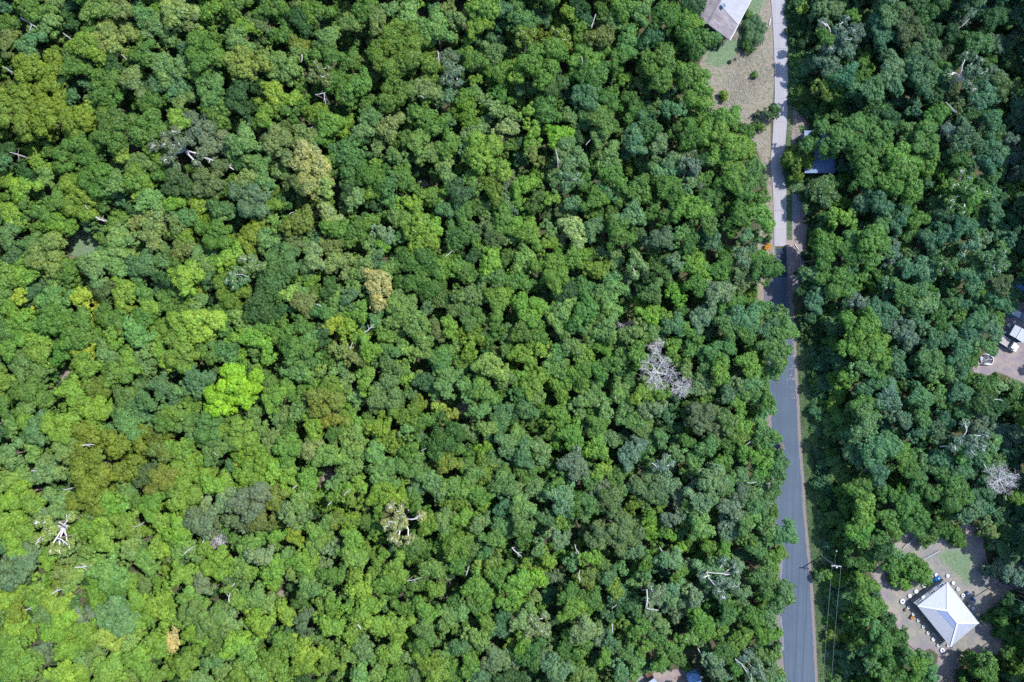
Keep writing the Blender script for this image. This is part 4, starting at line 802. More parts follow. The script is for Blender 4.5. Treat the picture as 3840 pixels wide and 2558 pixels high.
    mb = MB().box((0, 0, .1), (1.5, .95, .2)).box((.05, .2, .28), (1.3, .5, .16)); mb.build('tread', blend_ground('stone', [((0.150, 0.132, 0.126), (0.252, 0.228, 0.216), 1, 1, 5)]), st, bevel=.02); st.rotation_euler.z = .55
    bn = thing('garden_bench', 'brown timber bench at the back of the weathered house', 'bench', P(2695, 147)); bn.rotation_euler.z = -.5
    MB().box((0, 0, .44), (1.1, .36, .05)).build('seat', dm, bn)
    for x in (-.45, .45): MB().box((x, 0, .21), (.07, .3, .42)).build('leg', dm, bn)

def hip_house():
    ZE, ZR = 2.1, 3.5
    Nn, E, S, W = P(3552.5, 2185.4, ZE), P(3670, 2336.4, ZE), P(3565, 2424.5, ZE), P(3441, 2271.4, ZE)
    R1, R2 = P(3552.5, 2290, ZR), P(3590, 2336, ZR)
    t = thing('hip_house', 'white hip-roofed house ringed by white tyre planters in its clearing', 'house', P(3560, 2310))
    inv = Matrix.Translation(-Vector(t.location))
    def put(mb, name, mat, parent=t, **k):
        o = mb.build(name, mat, parent, **k)
        if parent is t: o.matrix_parent_inverse = inv
        return o
    ax = Vector(E) - Vector(Nn); ang = math.atan2(ax.y, ax.x)
    w1 = corrugated('roof_white', (0.232, 0.246, 0.297), (0.278, 0.292, 0.334), 5, ang, 0.5, 0.4, 0.12)
    w2 = corrugated('roof_white_end', (0.222, 0.246, 0.306), (0.269, 0.288, 0.343), 5, ang + math.pi / 2, 0.5, 0.4, 0.18)
    put(poly3(MB(), [Nn, R1, R2, E]), 'roof_face', w1)
    sw = put(poly3(MB(), [W, S, R2, R1]), 'roof_face', w1)
    put(poly3(MB(), [Nn, W, R1]), 'roof_face', w2); put(poly3(MB(), [E, R2, S]), 'roof_face', w2)
    # added darker sheet: shade on the upper south-west face, put into colour
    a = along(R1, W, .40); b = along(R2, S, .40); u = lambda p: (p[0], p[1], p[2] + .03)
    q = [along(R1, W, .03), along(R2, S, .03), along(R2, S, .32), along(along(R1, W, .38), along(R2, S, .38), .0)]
    put(poly3(MB(), [u(p) for p in q], .02), 'roof_shade_band', corrugated('shade_band_blue', (0.157, 0.197, 0.325), (0.191, 0.232, 0.360), 5, ang, 0.4, 0.5, 0.05))
    cap = plain('ridge_white', (0.432, 0.444, 0.480), 0.45, 0.4, 0.06)
    for p, q in ((R1, R2), (R1, Nn), (R1, W), (R2, E), (R2, S)):
        put(MB().beam((p[0], p[1], p[2] + .05), (q[0], q[1], q[2] + .05), 0.34, 0.05), 'ridge_cap', cap)
    wm = plain('hip_wall', (0.180, 0.198, 0.240), 0.8, 0.2, 0.15, 2)
    cen = (Vector(Nn) + Vector(E) + Vector(S) + Vector(W)) / 4
    cs = [Vector(p).lerp(cen, .13) for p in (Nn, E, S, W)]
    mb = MB()
    for i in range(4): wall(mb, cs[i], cs[(i + 1) % 4], 0, 2.05)
    put(mb, 'wall', wm)
    gm = plain('gutter_grey', (0.270, 0.288, 0.330), 0.5)
    mb = MB()
    for p, q in ((Nn, E), (E, S), (S, W)): mb.beam((p[0], p[1], ZE - .08), (q[0], q[1], ZE - .08), .13, .12)
    put(mb, 'gutter', gm)
    gl = plain('hip_glass', (0.018, 0.024, 0.036), 0.1, 0.6); fm = plain('hip_frame', (0.360, 0.372, 0.396), 0.5)
    for i, us in ((0, (.3, .7)), (1, (.5,)), (2, (.2, .5, .8))):
        a, b = cs[i], cs[(i + 1) % 4]; dr = (b - a).normalized(); nr = Vector((dr.y, -dr.x, 0)); nr = nr if nr.dot(a - cen) > 0 else -nr
        for uu in us:
            c = a.lerp(b, uu) + nr * .08; c.z = 1.25
            w = put(MB().beam(c - dr * .6, c + dr * .6, .05, 1.0), 'window', gl)
            f = MB()
            for zz in (-.52, .52): f.beam(c - dr * .64 + Vector((0, 0, zz)), c + dr * .64 + Vector((0, 0, zz)), .1, .07)
            for xx in (-.62, 0, .62): f.beam(c + dr * xx + Vector((0, 0, -.5)), c + dr * xx + Vector((0, 0, .5)), .1, .06)
            f.build('frame', fm, w)
    for uu in (.04, .3, .55, .8):
        p = Vector(W).lerp(Vector(S), uu); p.z = 0; put(MB().beam(p, p + Vector((0, 0, 2.0)), .1), 'post', fm)
    # lean-to along the north-west side
    sc = 2.383
    A, B = P(535/sc+3200, 860/sc+1900, 1.8), P(810/sc+3200, 655/sc+1900, 1.8)
    C, D = P(852/sc+3200, 690/sc+1900, 2.03), P(583/sc+3200, 892/sc+1900, 2.03)
    lm = plain('lean_to_iron', (0.102, 0.120, 0.141), 0.6, 0.3, 0.12, 1.5)
    put(poly3(MB(), [A, B, C, D]), 'lean_to_roof', lm)
    mb = MB(); a, b = Vector(A).lerp(Vector(D), .12), Vector(B).lerp(Vector(C), .12); wall(mb, a, b, 0, 1.74); put(mb, 'lean_to_wall', plain('lean_wall', (0.132, 0.150, 0.180), .8))
    for (x, y) in ((785, 702), (710, 760), (605, 846)):
        c = Vector(P(x/sc+3200, y/sc+1900, 2.02)); dr = (Vector(B) - Vector(A)).normalized()
        w = put(MB().beam(c - dr * .5, c + dr * .5, .5, .16), 'skylight', gl)
        nr = Vector((-dr.y, dr.x, 0))
        f = MB().beam(c - dr * .65 + nr * .3 + Vector((0, 0, .06)), c + dr * .55 + nr * .3 + Vector((0, 0, .06)), .09, .12)
        for xx in (-.52, 0, .52): f.beam(c + dr * xx - nr * .26 + Vector((0, 0, .09)), c + dr * xx + nr * .26 + Vector((0, 0, .09)), .05, .03)
        f.build('frame', fm, w)
    c = Vector(P(622/sc+3200, 806/sc+1900, 1.98)); put(MB().box((c.x, c.y, c.z), (.75, .5, .3), .64), 'roof_vent', fm, bevel=.03)
    # ---- tyre planters round the house
    ty = plain('whitewashed_tyre', (0.420, 0.432, 0.456), 0.7, 0.2, 0.08, 6); so = plain('planter_soil', (0.030, 0.027, 0.030), 0.95); pg = plain('pale_gravel', (0.330, 0.336, 0.348), 0.9, .1, .2, 14)
    cream = plain('cream_tyre', (0.360, 0.348, 0.252), 0.7, 0.2, 0.1, 6)
    tor = lambda R, r, n=24, k=10: [(R + r * math.cos(6.2832 * i / k), .16 + .16 * math.sin(6.2832 * i / k)) for i in range(k + 1)]
    TY = [(735,608,1,'p'),(838,617,1,'p'),(680,653,1,'p'),(625,705,1.15,'p'),(556,756,1.15,'p'),(500,796,1.15,'p'),(435,845,1.4,'s'),(487,900,.8,'s'),(530,957,.9,'s'),(575,1013,.9,'s'),(620,1070,.9,'s'),(662,1125,.95,'s'),(709,1183,1.1,'p'),(753,1237,.9,'s'),(790,1282,1.3,'s'),(843,1236,.9,'s'),(887,680,1,'p'),(928,735,.95,'s'),(975,792,1.05,'s'),(1065,906,.95,'s'),(1110,962,.95,'c'),(1148,1008,.7,'c')]
    side = lambda x, y: 'north-west' if x < 720 and y < 860 else 'south-west' if y > 860 and x < 900 else 'east'
    cnt = {}
    for x, y, s, k in TY:
        kx = side(x, y)
        key = (kx, k); cnt[key] = cnt.get(key, 0) + 1
    def lab(x, y, s, k):
        wd = {'p': 'white tyre planter filled with pale gravel', 's': 'white tyre ring with a dark soil centre', 'c': 'cream tyre planter'}[k]
        same = sorted([q for q in TY if q[3] == k and side(q[0], q[1]) == side(x, y)], key=lambda q: q[1]); i = same.index((x, y, s, k))
        if len(same) == 1: pos = ''
        else: pos = ['topmost', 'second from top', 'third from top', 'fourth from top', 'fifth from top', 'sixth from top', 'seventh from top', 'eighth from top'][i] if i < len(same) - 1 else 'lowest'
        where = {'north-west': 'beside the grey lean-to', 'south-west': 'along the verandah', 'east': 'by the lawn'}[side(x, y)]
        return f"{wd}, {pos} {where}".replace(',  ', ' ')
    mt, ms, mg = {}, None, None
    for x, y, s, k in TY:
        o = thing('tyre_planter', lab(x, y, s, k), 'planter', P(x/sc+3200, y/sc+1900), 0, 'whitewashed tyre planters round the hip-roofed house'); o.scale = (s * .98, s * .98, 1)
        if (k == 'c') not in mt: mt[k == 'c'] = MB().lathe(tor(.28, .15), n=24).mesh('tyre'); mt[k == 'c'].materials.append(cream if k == 'c' else ty); mt[k == 'c'].polygons.foreach_set('use_smooth', [True] * len(mt[k == 'c'].polygons))
        link('tyre', mt[k == 'c'], None, o)
        if k == 'p':
            if mg is None: mg = MB().lathe([(0.0, .30), (.12, .29), (.24, .24), (.24, .1)], n=18).mesh('gravel_fill'); mg.materials.append(pg)
            link('gravel_fill', mg, None, o)
        else:
            if ms is None: ms = MB().lathe([(0.0, .14), (.1, .13), (.24, .10), (.24, .04)], n=18).mesh('soil'); ms.materials.append(so)
            link('soil', ms, None, o)
    # ---- odds and ends in the yard
    bl = plain('blue_plastic', (0.018, 0.078, 0.228), 0.4, 0.4, 0.1)
    for (x, y, lb) in ((1012, 762, 'blue plastic drum on the lawn, the one nearer the tree shade'), (1058, 820, 'blue plastic drum beside the pink garden chair')):
        o = thing('plastic_drum', lb, 'drum', P(x/sc+3200, y/sc+1900), 0, 'blue drums by the hip-roofed house')
        MB().lathe([(0, 0), (.25, 0), (.28, .3), (.26, .62), (.27, .66), (.24, .66), (.23, .60), (0, .6)], n=20).build('body', bl, o, smooth=True)
        MB().lathe([(.07, .62), (.07, .67), (0, .67)], (.1, .03, 0), 10).build('cap', fm, o)
    o = thing('tarpaulin', 'crumpled bright blue tarpaulin beside the grey lean-to', 'tarpaulin', P(3511, 2172)); r = np.random.default_rng(4)
    vs, fs = [], []; k = 9
    for i in range(k):
        for j in range(k):
            x, y = (i / (k - 1) - .5) * 1.9, (j / (k - 1) - .5) * 1.3
            vs.append((x, y, .25 + .65 * max(0, 1 - (x / 1.0) ** 2) * max(0, 1 - (y / .7) ** 2) + r.normal(0, .07)))
    for i in range(k - 1):
        for j in range(k - 1): fs.append((i*k+j, (i+1)*k+j, (i+1)*k+j+1, i*k+j+1))
    MB().add(vs, fs).build('sheet', plain('tarp_blue', (0.018, 0.102, 0.252), 0.35, 0.5, 0.3, 2), o); o.rotation_euler.z = .7
    MB().box((0, 0, .2), (1.5, .9, .4)).build('covered_heap', so, o, bevel=.05)
    wd = plain('crate_wood', (0.198, 0.144, 0.096), 0.8, .1, .3, 6); wo = plain('orange_wood', (0.252, 0.126, 0.042), 0.8, .1, .25, 6); wg = plain('grey_wood', (0.180, 0.168, 0.162), 0.85, .1, .3, 6)
    def crate(x, y, m, lb, rot, s=1):
        o = thing('wooden_crate', lb, 'crate', P(x/sc+3200, y/sc+1900), rot, 'crates by the tyre planters')
        for a in range(4): MB().box((.31 * s * math.cos(a * 1.5708), .31 * s * math.sin(a * 1.5708), .25), (.04, .62 * s, .5), a * 1.5708).build('side', m, o)
        mb = MB()
        for i in range(5): mb.box((-.26 * s + i * .13 * s, 0, .51), (.11 * s, .66 * s, .03))
        mb.build('lid', m, o)
    crate(466, 915, wd, 'pale brown wooden crate beside the smallest white tyre ring', .5); crate(518, 985, wo, 'orange wooden crate below a white tyre ring', .95, 1.1)
    o = thing('garden_bench', 'grey slatted bench leaning beside the lean-to wall', 'bench', P(566/sc+3200, 806/sc+1900), .95); 
    for i in range(4): pass
    mb = MB()
    for i in range(4): mb.box((0, -.2 + i * .13, .45), (1.2, .1, .04))
    mb.build('seat', wg, o); MB().box((0, .32, .7), (1.2, .05, .35)).build('backrest', wg, o)
    for x in (-.5, .5):
        for y in (-.2, .25): MB().box((x, y, .22), (.06, .06, .44)).build('leg', wg, o)
    o = thing('slatted_pallet', 'pale slatted pallet lying beside the verandah of the hip-roofed house', 'pallet', P(718/sc+3200, 1148/sc+1900), -.75)
    mb = MB()
    for i in range(6): mb.box((-.6 + i * .24, 0, .14), (.11, .75, .03))
    mb.build('slats', fm, o); mb = MB()
    for y in (-.3, .3): mb.box((0, y, .06), (1.4, .08, .12))
    mb.build('bearer', wg, o)
    pk = plain('pink_plastic', (0.252, 0.180, 0.198), .5)
    o = thing('garden_chair', 'faded pink garden chair at the lawn-side wall of the hip-roofed house', 'chair', P(1022/sc+3200, 872/sc+1900), .9)
    MB().box((0, 0, .43), (.6, .6, .05)).build('seat', pk, o); MB().box((0, .3, .75), (.6, .06, .6)).build('backrest', pk, o)
    for x in (-.25, .25):
        for y in (-.25, .25): MB().box((x, y, .2), (.05, .05, .4)).build('leg', pk, o)
        MB().box((x * 1.15, 0, .63), (.06, .55, .04)).build('armrest', pk, o)
    # sleepers edging the old garden beds
    sl = plain('weathered_sleeper', (0.216, 0.216, 0.240), 0.85, .1, .3, 4)
    z = 6.114
    for (x1, y1, x2, y2, w, lb) in ((270,460,590,150,.26,'long grey timber sleeper edging the upper garden bed'), (705,740,1110,520,.30,'long pale timber sleeper below the garden bed'), (945,265,1040,355,.2,'short timber sleeper under the overhanging tree'), (105,740,165,775,.16,'short white timber offcut at the edge of the yard')):
        a, b = P(x1/z+3340, y1/z+1980), P(x2/z+3340, y2/z+1980); c = ((a[0]+b[0])/2, (a[1]+b[1])/2, 0); o = thing('timber_sleeper', lb, 'timber', c, 0, 'sleepers in the yard')
        MB().beam((a[0]-c[0], a[1]-c[1], .13), (b[0]-c[0], b[1]-c[1], .13), w, .24).build('beam', sl, o, bevel=.02)
        if w > .24:
            p = MB()
            for u in (.15, .5, .85): p.box(((a[0]+(b[0]-a[0])*u)-c[0], (a[1]+(b[1]-a[1])*u)-c[1]-.2, .1), (.07, .07, .3))
            p.build('stake', wg, o)

def truck_yard():
    Z = 5.6
    q = lambda x, y, z=0: P(x / Z + 3660, y / Z + 1230, z)
    c = q(633, 338); ang = math.atan2(-213, 343)
    o = thing('pickup_truck', 'white tray-back pickup truck parked on the bare yard', 'truck', c, ang)
    wp = plain('white_paint', (0.432, 0.444, 0.468), 0.3, 0.5, 0.03); dk = plain('dark_trim', (0.012, 0.013, 0.018), 0.4); gl = plain('truck_glass', (0.012, 0.018, 0.030), 0.08, 0.7)
    ty = plain('tyre_rubber', (0.012, 0.012, 0.013), 0.9); rm = plain('rim_metal', (0.240, 0.246, 0.258), 0.35, .5, .05, 3, .8); tr = blend_ground('tray_floor', [((0.192, 0.174, 0.174), (0.300, 0.282, 0.282), 1, 1, 6)], .6)
    W = 1.72
    # body profile (x forward): bonnet, screen, roof, cab back
    def loft(secs, name, mat, parent, bevel=.0, smooth=False):
        vs, fs = [], []
        for (x, hw, z0, z1) in secs: vs += [(x, -hw, z0), (x, hw, z0), (x, hw, z1), (x, -hw, z1)]
        for i in range(len(secs) - 1):
            for k in range(4): fs.append((i*4+k, i*4+(k+1)%4, i*4+4+(k+1)%4, i*4+4+k))
        fs += [(3, 2, 1, 0), tuple(len(vs) - 4 + k for k in range(4))]
        return MB().add(vs, fs).build(name, mat, parent, bevel=bevel, smooth=smooth)
    loft([(0.30, .78, .42, 1.0), (0.5, .83, .38, 1.02), (1.15, .84, .36, 1.02), (2.0, .80, .36, .96), (2.22, .70, .42, .80)], 'body', wp, o, .05)
    loft([(0.32, .70, 1.0, 1.50), (0.42, .72, 1.0, 1.58), (0.98, .70, 1.0, 1.58), (1.10, .69, 1.0, 1.50)], 'cab_roof', wp, o, .04)
    MB().add([(1.02, -.66, 1.53), (1.02, .66, 1.53), (1.46, .74, 1.045), (1.46, -.74, 1.045), (1.00, -.66, 1.50), (1.0, .66, 1.50), (1.40, .74, 1.02), (1.40, -.74, 1.02)], [(0, 1, 2, 3), (7, 6, 5, 4), (0, 4, 5, 1), (1, 5, 6, 2), (2, 6, 7, 3), (3, 7, 4, 0)]).build('windscreen', gl, o)
    MB().add([(.24, -.66, 1.03), (.24, .66, 1.03), (.325, .62, 1.47), (.325, -.62, 1.47), (.34, -.66, 1.03), (.34, .66, 1.03), (.36, .62, 1.47), (.36, -.62, 1.47)], [(0, 1, 2, 3), (7, 6, 5, 4), (0, 4, 5, 1), (1, 5, 6, 2), (2, 6, 7, 3), (3, 7, 4, 0)]).build('rear_window', gl, o)
    for s in (-1, 1):
        d = MB().box((.72, s * .838, .72), (.78, .03, .58)).build('door', wp, o, bevel=.012)
        MB().add([(.42, s*.722, 1.05), (1.18, s*.722, 1.05), (.98, s*.70, 1.50), (.46, s*.70, 1.50), (.42, s*.74, 1.05), (1.18, s*.74, 1.05), (.98, s*.715, 1.50), (.46, s*.715, 1.50)], [(0,1,2,3),(7,6,5,4),(0,4,5,1),(1,5,6,2),(2,6,7,3),(3,7,4,0)]).build('window', gl, d)
        MB().box((.42, s * .86, .85), (.14, .02, .04)).build('handle', dk, d)
        MB().box((1.12, s * .96, 1.08), (.1, .2, .14)).build('mirror', wp, o, bevel=.02)
        MB().box((2.2, s * .52, .72), (.1, .28, .14)).build('headlight', plain('lamp_glass', (0.420, 0.432, 0.450), .1, .6), o, bevel=.02)
        for x in (1.55, -1.35):
            w = MB().tube([(x, s * .62, .33), (x, s * .66, .33), (x, s * .82, .33), (x, s * .85, .33)], [.27, .33, .33, .28], 20).build('wheel', ty, o)
            MB().tube([(x, s * .83, .33), (x, s * .87, .33)], [.19, .16], 14).build('rim', rm, w)
    # tray
    MB().box((-1.0, 0, .86), (2.3, W - .06, .08)).build('tray', tr, o)
    for nm, cc, sz in (('tray_side', (-1.0, .85, 1.0), (2.34, .05, .3)), ('tray_side', (-1.0, -.85, 1.0), (2.34, .05, .3)), ('tailgate', (-2.17, 0, 1.0), (.05, 1.72, .3)), ('headboard', (.12, 0, 1.2), (.06, 1.72, .7))):
        MB().box(cc, sz).build(nm, wp if nm != 'headboard' else plain('headboard_grey', (0.060, 0.078, 0.120), .5), o, bevel=.01)
    MB().box((-1.0, .35, .6), (2.3, .1, .14)).box((-1.0, -.35, .6), (2.3, .1, .14)).box((.2, 0, .5), (4.0, .5, .12)).build('chassis', dk, o)
    MB().box((2.26, 0, .48), (.1, 1.5, .16)).build('bumper', dk, o, bevel=.03)
    # gabled garage
    z = 3.485; p3 = lambda x, y, h: P(x / z + 3440, y / z + 1050, h)
    g = thing('garage_shed', 'white gabled shed beside the pickup at the edge of the yard', 'shed', p3(1300, 700, 0)); inv = Matrix.Translation(-Vector(g.location))
    A, B, C, D, E_, F_ = p3(1280, 585, 1.9), p3(1205, 715, 1.9), p3(1295, 765, 2.35), p3(1372, 632, 2.35), p3(1352, 805, 2.5), p3(1440, 672, 2.5)
    E_ = p3(1352 + 30, 805 + 18, 1.9); F_ = p3(1460, 690, 1.9)
    ang = math.atan2(C[1] - D[1], C[0] - D[0])
    wr = corrugated('shed_white', (0.232, 0.255, 0.306), (0.288, 0.306, 0.348), 5, ang, .5, .4, .1)
    for nm, pl in (('roof_face', [A, B, C, D]), ('roof_face', [D, C, E_, F_])):
        r_ = poly3(MB(), pl).build(nm, wr, g); r_.matrix_parent_inverse = inv
    r_ = MB().beam((C[0], C[1], 2.39), (D[0], D[1], 2.39), .25, .05).build('ridge_cap', plain('cap_grey', (0.252, 0.276, 0.330), .5), g); r_.matrix_parent_inverse = inv
    cen = (Vector(A) + Vector(B) + Vector(E_) + Vector(F_)) / 4; cs = [Vector(v).lerp(cen, .07) for v in (A, B, E_, F_)]
    wl = plain('shed_wall', (0.096, 0.156, 0.252), .6, .3, .1); mb = MB()
    for i in (0, 2, 3): wall(mb, cs[i], cs[(i + 1) % 4], 0, 1.84, .06)
    r_ = mb.build('wall', wl, g); r_.matrix_parent_inverse = inv
    dr = MB().beam(q(640, 175, .5), q(785, 262, .5), .06, 1.0).build('open_door', plain('door_grey', (0.180, 0.228, 0.276), .5), g); dr.matrix_parent_inverse = inv
    h = MB().beam(Vector(q(700, 208, .6)), Vector(q(712, 214, .6)), .1, .12).build('handle', dk, dr)
    # small flat shed and round tank at the frame's edge
    s = thing('small_shed', 'small grey-roofed shed beside the round tank', 'shed', p3(1285, 430, 0)); inv = Matrix.Translation(-Vector(s.location))
    pts = [p3(1240, 368, 2.3), p3(1365, 425, 2.1), p3(1335, 497, 2.1), p3(1204, 425, 2.3)]
    r_ = poly3(MB(), pts).build('roof', corrugated('small_roof', (0.232, 0.249, 0.290), (0.319, 0.331, 0.365), 6, 0.5, .6, .3, .3), s); r_.matrix_parent_inverse = inv
    cen = sum((Vector(v) for v in pts), Vector()) / 4; cs = [Vector(v).lerp(cen, .05) for v in pts]; mb = MB()
    for i in range(4): wall(mb, cs[i], cs[(i + 1) % 4], 0, 2.0, .06)
    r_ = mb.build('wall', wl, s); r_.matrix_parent_inverse = inv
    m_ = cs[3].lerp(cs[2], .5); m_.z = 1.0; dv = (cs[2] - cs[3]).normalized(); out = Vector((dv.y, -dv.x, 0))
    r_ = MB().beam(m_ - dv * .4 + out * .05, m_ + dv * .4 + out * .05, .05, 1.9).build('door', plain('shed_door', (0.120, 0.216, 0.300), .5), s); r_.matrix_parent_inverse = inv
    tank('round grey-blue water tank with ribbed lid at the yard edge', p3(1412, 478, 0), 1.2, 2.0, (.36, .42, .55), True)
    # heap of white chairs
    wc = plain('white_plastic', (0.408, 0.420, 0.444), .4, .4, .04); meshes = None
    def slab(c_, s_): return MB().box(c_, s_)
    spots = [(1170, 590, .2, 'uppermost'), (1185, 622, 1.3, 'widest, in the middle'), (1165, 645, 2.4, 'tipped, at the left'), (1212, 640, .9, 'nearest the shed'), (1137, 685, 2.0, 'lowest'), (1232, 580, 2.9, 'farthest right'), (1190, 655, 3.6, 'half hidden in shadow')]
    for i, (x, y, a, lb) in enumerate(spots):
        ch = thing('plastic_chair', f'white plastic chair in the heap by the shed, {lb}', 'chair', p3(x, y, .02), a, 'white chairs heaped by the shed')
        if meshes is None:
            meshes = [('seat', MB().box((0, 0, .42), (.5, .5, .05)).mesh('seat'), (0, 0, 0))]
            meshes.append(('backrest', MB().add([(-.25, .22, .44), (.25, .22, .44), (.22, .36, .9), (-.22, .36, .9), (-.25, .26, .44), (.25, .26, .44), (.22, .40, .9), (-.22, .40, .9)], [(0,1,2,3),(7,6,5,4),(0,4,5,1),(1,5,6,2),(2,6,7,3),(3,7,4,0)]).mesh('backrest'), (0, 0, 0)))
            lg = MB().beam((0, 0, 0), (0, 0, .42), .05).mesh('leg'); ar = MB().box((0, 0, .64), (.05, .5, .04)).mesh('armrest')
            for x_ in (-.22, .22):
                for y_ in (-.22, .22): meshes.append(('leg', lg, (x_, y_, 0)))
                meshes.append(('armrest', ar, (x_ * 1.15, 0, 0)))
            for _, me_, _ in meshes:
                if not me_.materials: me_.materials.append(wc)
        for nm, me_, lc in meshes: link(nm, me_, None, ch, lc)
        if i % 3 == 2: ch.rotation_euler = (1.3, 0, a); ch.location.z = .3
    # bent white frame with netting
    f = thing('trampoline_frame', 'broken white hoop frame with dark netting lying on the yard', 'frame', q(265, 660)); inv = Matrix.Translation(-Vector(f.location))
    ring = [q(x, y, .55) for x, y in ((190, 552), (240, 556), (310, 585), (362, 632), (366, 690), (325, 768), (240, 770), (155, 766), (150, 748), (215, 742), (300, 752))]
    r_ = MB().tube(ring, .10, 8).build('hoop', wp, f, smooth=True); r_.matrix_parent_inverse = inv
    net = [q(x, y, .35) for x, y in ((190, 560), (240, 564), (305, 592), (352, 640), (356, 688), (318, 752), (215, 742), (130, 710), (150, 640))]
    r_ = poly3(MB(), net, .02).build('netting', plain('net_grey', (0.066, 0.069, 0.090), .9, .1, .3, 8), f); r_.matrix_parent_inverse = inv
    mb = MB()
    for x, y in ((150, 670), (125, 715), (358, 660), (245, 565)): mb.tube([q(265, 660, .75), q(x, y, .5)], .03, 5)
    r_ = mb.build('spoke', wp, f); r_.matrix_parent_inverse = inv
    r_ = MB().lathe([(0, .85), (.09, .82), (.09, .7), (0, .7)], tuple(q(265, 660)), 10).build('hub', wp, f); r_.matrix_parent_inverse = inv
    o = thing('metal_panel', 'pale grey metal panel leaning at the edge of the yard', 'panel', q(112, 665), .2); 
    MB().box((0, 0, .3), (.75, 1.15, .05)).build('sheet', plain('panel_grey', (0.216, 0.240, 0.276), .5), o, bevel=.01); MB().box((0, -.5, .15), (.6, .06, .3)).build('prop', wd_() , o)
    o = thing('plastic_crate', 'royal blue plastic crate beside the white hoop frame', 'crate', q(340, 580), .5); bl = plain('royal_blue', (0.018, 0.042, 0.216), .4)
    MB().box((0, 0, .03), (.72, .5, .06)).build('base', bl, o)
    for cc, sz in (((0, .24, .2), (.72, .04, .34)), ((0, -.24, .2), (.72, .04, .34)), ((.35, 0, .2), (.04, .46, .34)), ((-.35, 0, .2), (.04, .46, .34))): MB().box(cc, sz).build('side', bl, o)
    # blue shade sail among the trees at the frame's edge
    k = 8.96; e = lambda x, y, h: P(x / k + 3760, y / k + 1020, h)
    o = thing('shade_sail', 'blue shade sail half hidden under trees above the small shed', 'shade sail', e(500, 520, 0)); inv = Matrix.Translation(-Vector(o.location))
    r_ = poly3(MB(), [e(210, 480, 2.6), e(420, 455, 2.9), e(900, 430, 3.1), e(900, 760, 2.6), e(717, 660, 2.5), e(560, 560, 2.5), e(380, 510, 2.4)], .03).build('sail', plain('sail_blue', (0.030, 0.096, 0.228), .6), o); r_.matrix_parent_inverse = inv
    for x, y in ((215, 485), (880, 740)):
        b_ = e(x, y, 0); r_ = MB().beam(b_, (b_[0], b_[1], 2.7), .09).build('post', wg_(), o); r_.matrix_parent_inverse = inv

_w = {}
def wd_():
    if 'd' not in _w: _w['d'] = plain('prop_wood', (0.150, 0.120, 0.096), .85)
    return _w['d']
def wg_():
    if 'g' not in _w: _w['g'] = plain('post_grey', (0.204, 0.210, 0.228), .7, .2, .2)
    return _w['g']

def tank(lb, loc, R, h, col, ribs):
    o = thing('water_tank', lb, 'water tank', loc)
    m = plain('tank_paint', col, .5, .35, .12, 1.5)
    prof = [(R, 0)]
    for i in range(8): prof += [(R, h * (i + .1) / 8), (R + .04, h * (i + .5) / 8), (R, h * (i + .9) / 8)]
    MB().lathe(prof + [(R, h)], n=36).build('wall', m, o, smooth=True)
    MB().lathe([(R + .03, h - .02), (R + .03, h + .03), (R * .6, h + .14), (0, h + .22)], n=36).build('lid', m, o)
    if ribs:
        mb = MB()
        for k in range(8):
            a = k * .785 + .2; mb.beam((.1, 0, h + .23), (.1, .001, h + .23), .01) if False else mb.beam((.12 * math.cos(a), .12 * math.sin(a), h + .235), (R * math.cos(a), R * math.sin(a), h + .05), .05, .04)
        mb.build('lid_rib', m, o)
    MB().lathe([(.32, h + .12), (.34, h + .24), (.28, h + .27), (0, h + .28)], (-R * .38, R * .48, 0), 20).build('hatch', plain('hatch_blue', tuple(.8 * c for c in col), .5), o)
    MB().tube([(R * .72, -R * .6, 0), (R * .74, -R * .66, h + .05), (R * .5, -R * .45, h + .16)], .05, 8).build('inlet_pipe', plain('pipe_white', (0.390, 0.402, 0.420), .4), o)

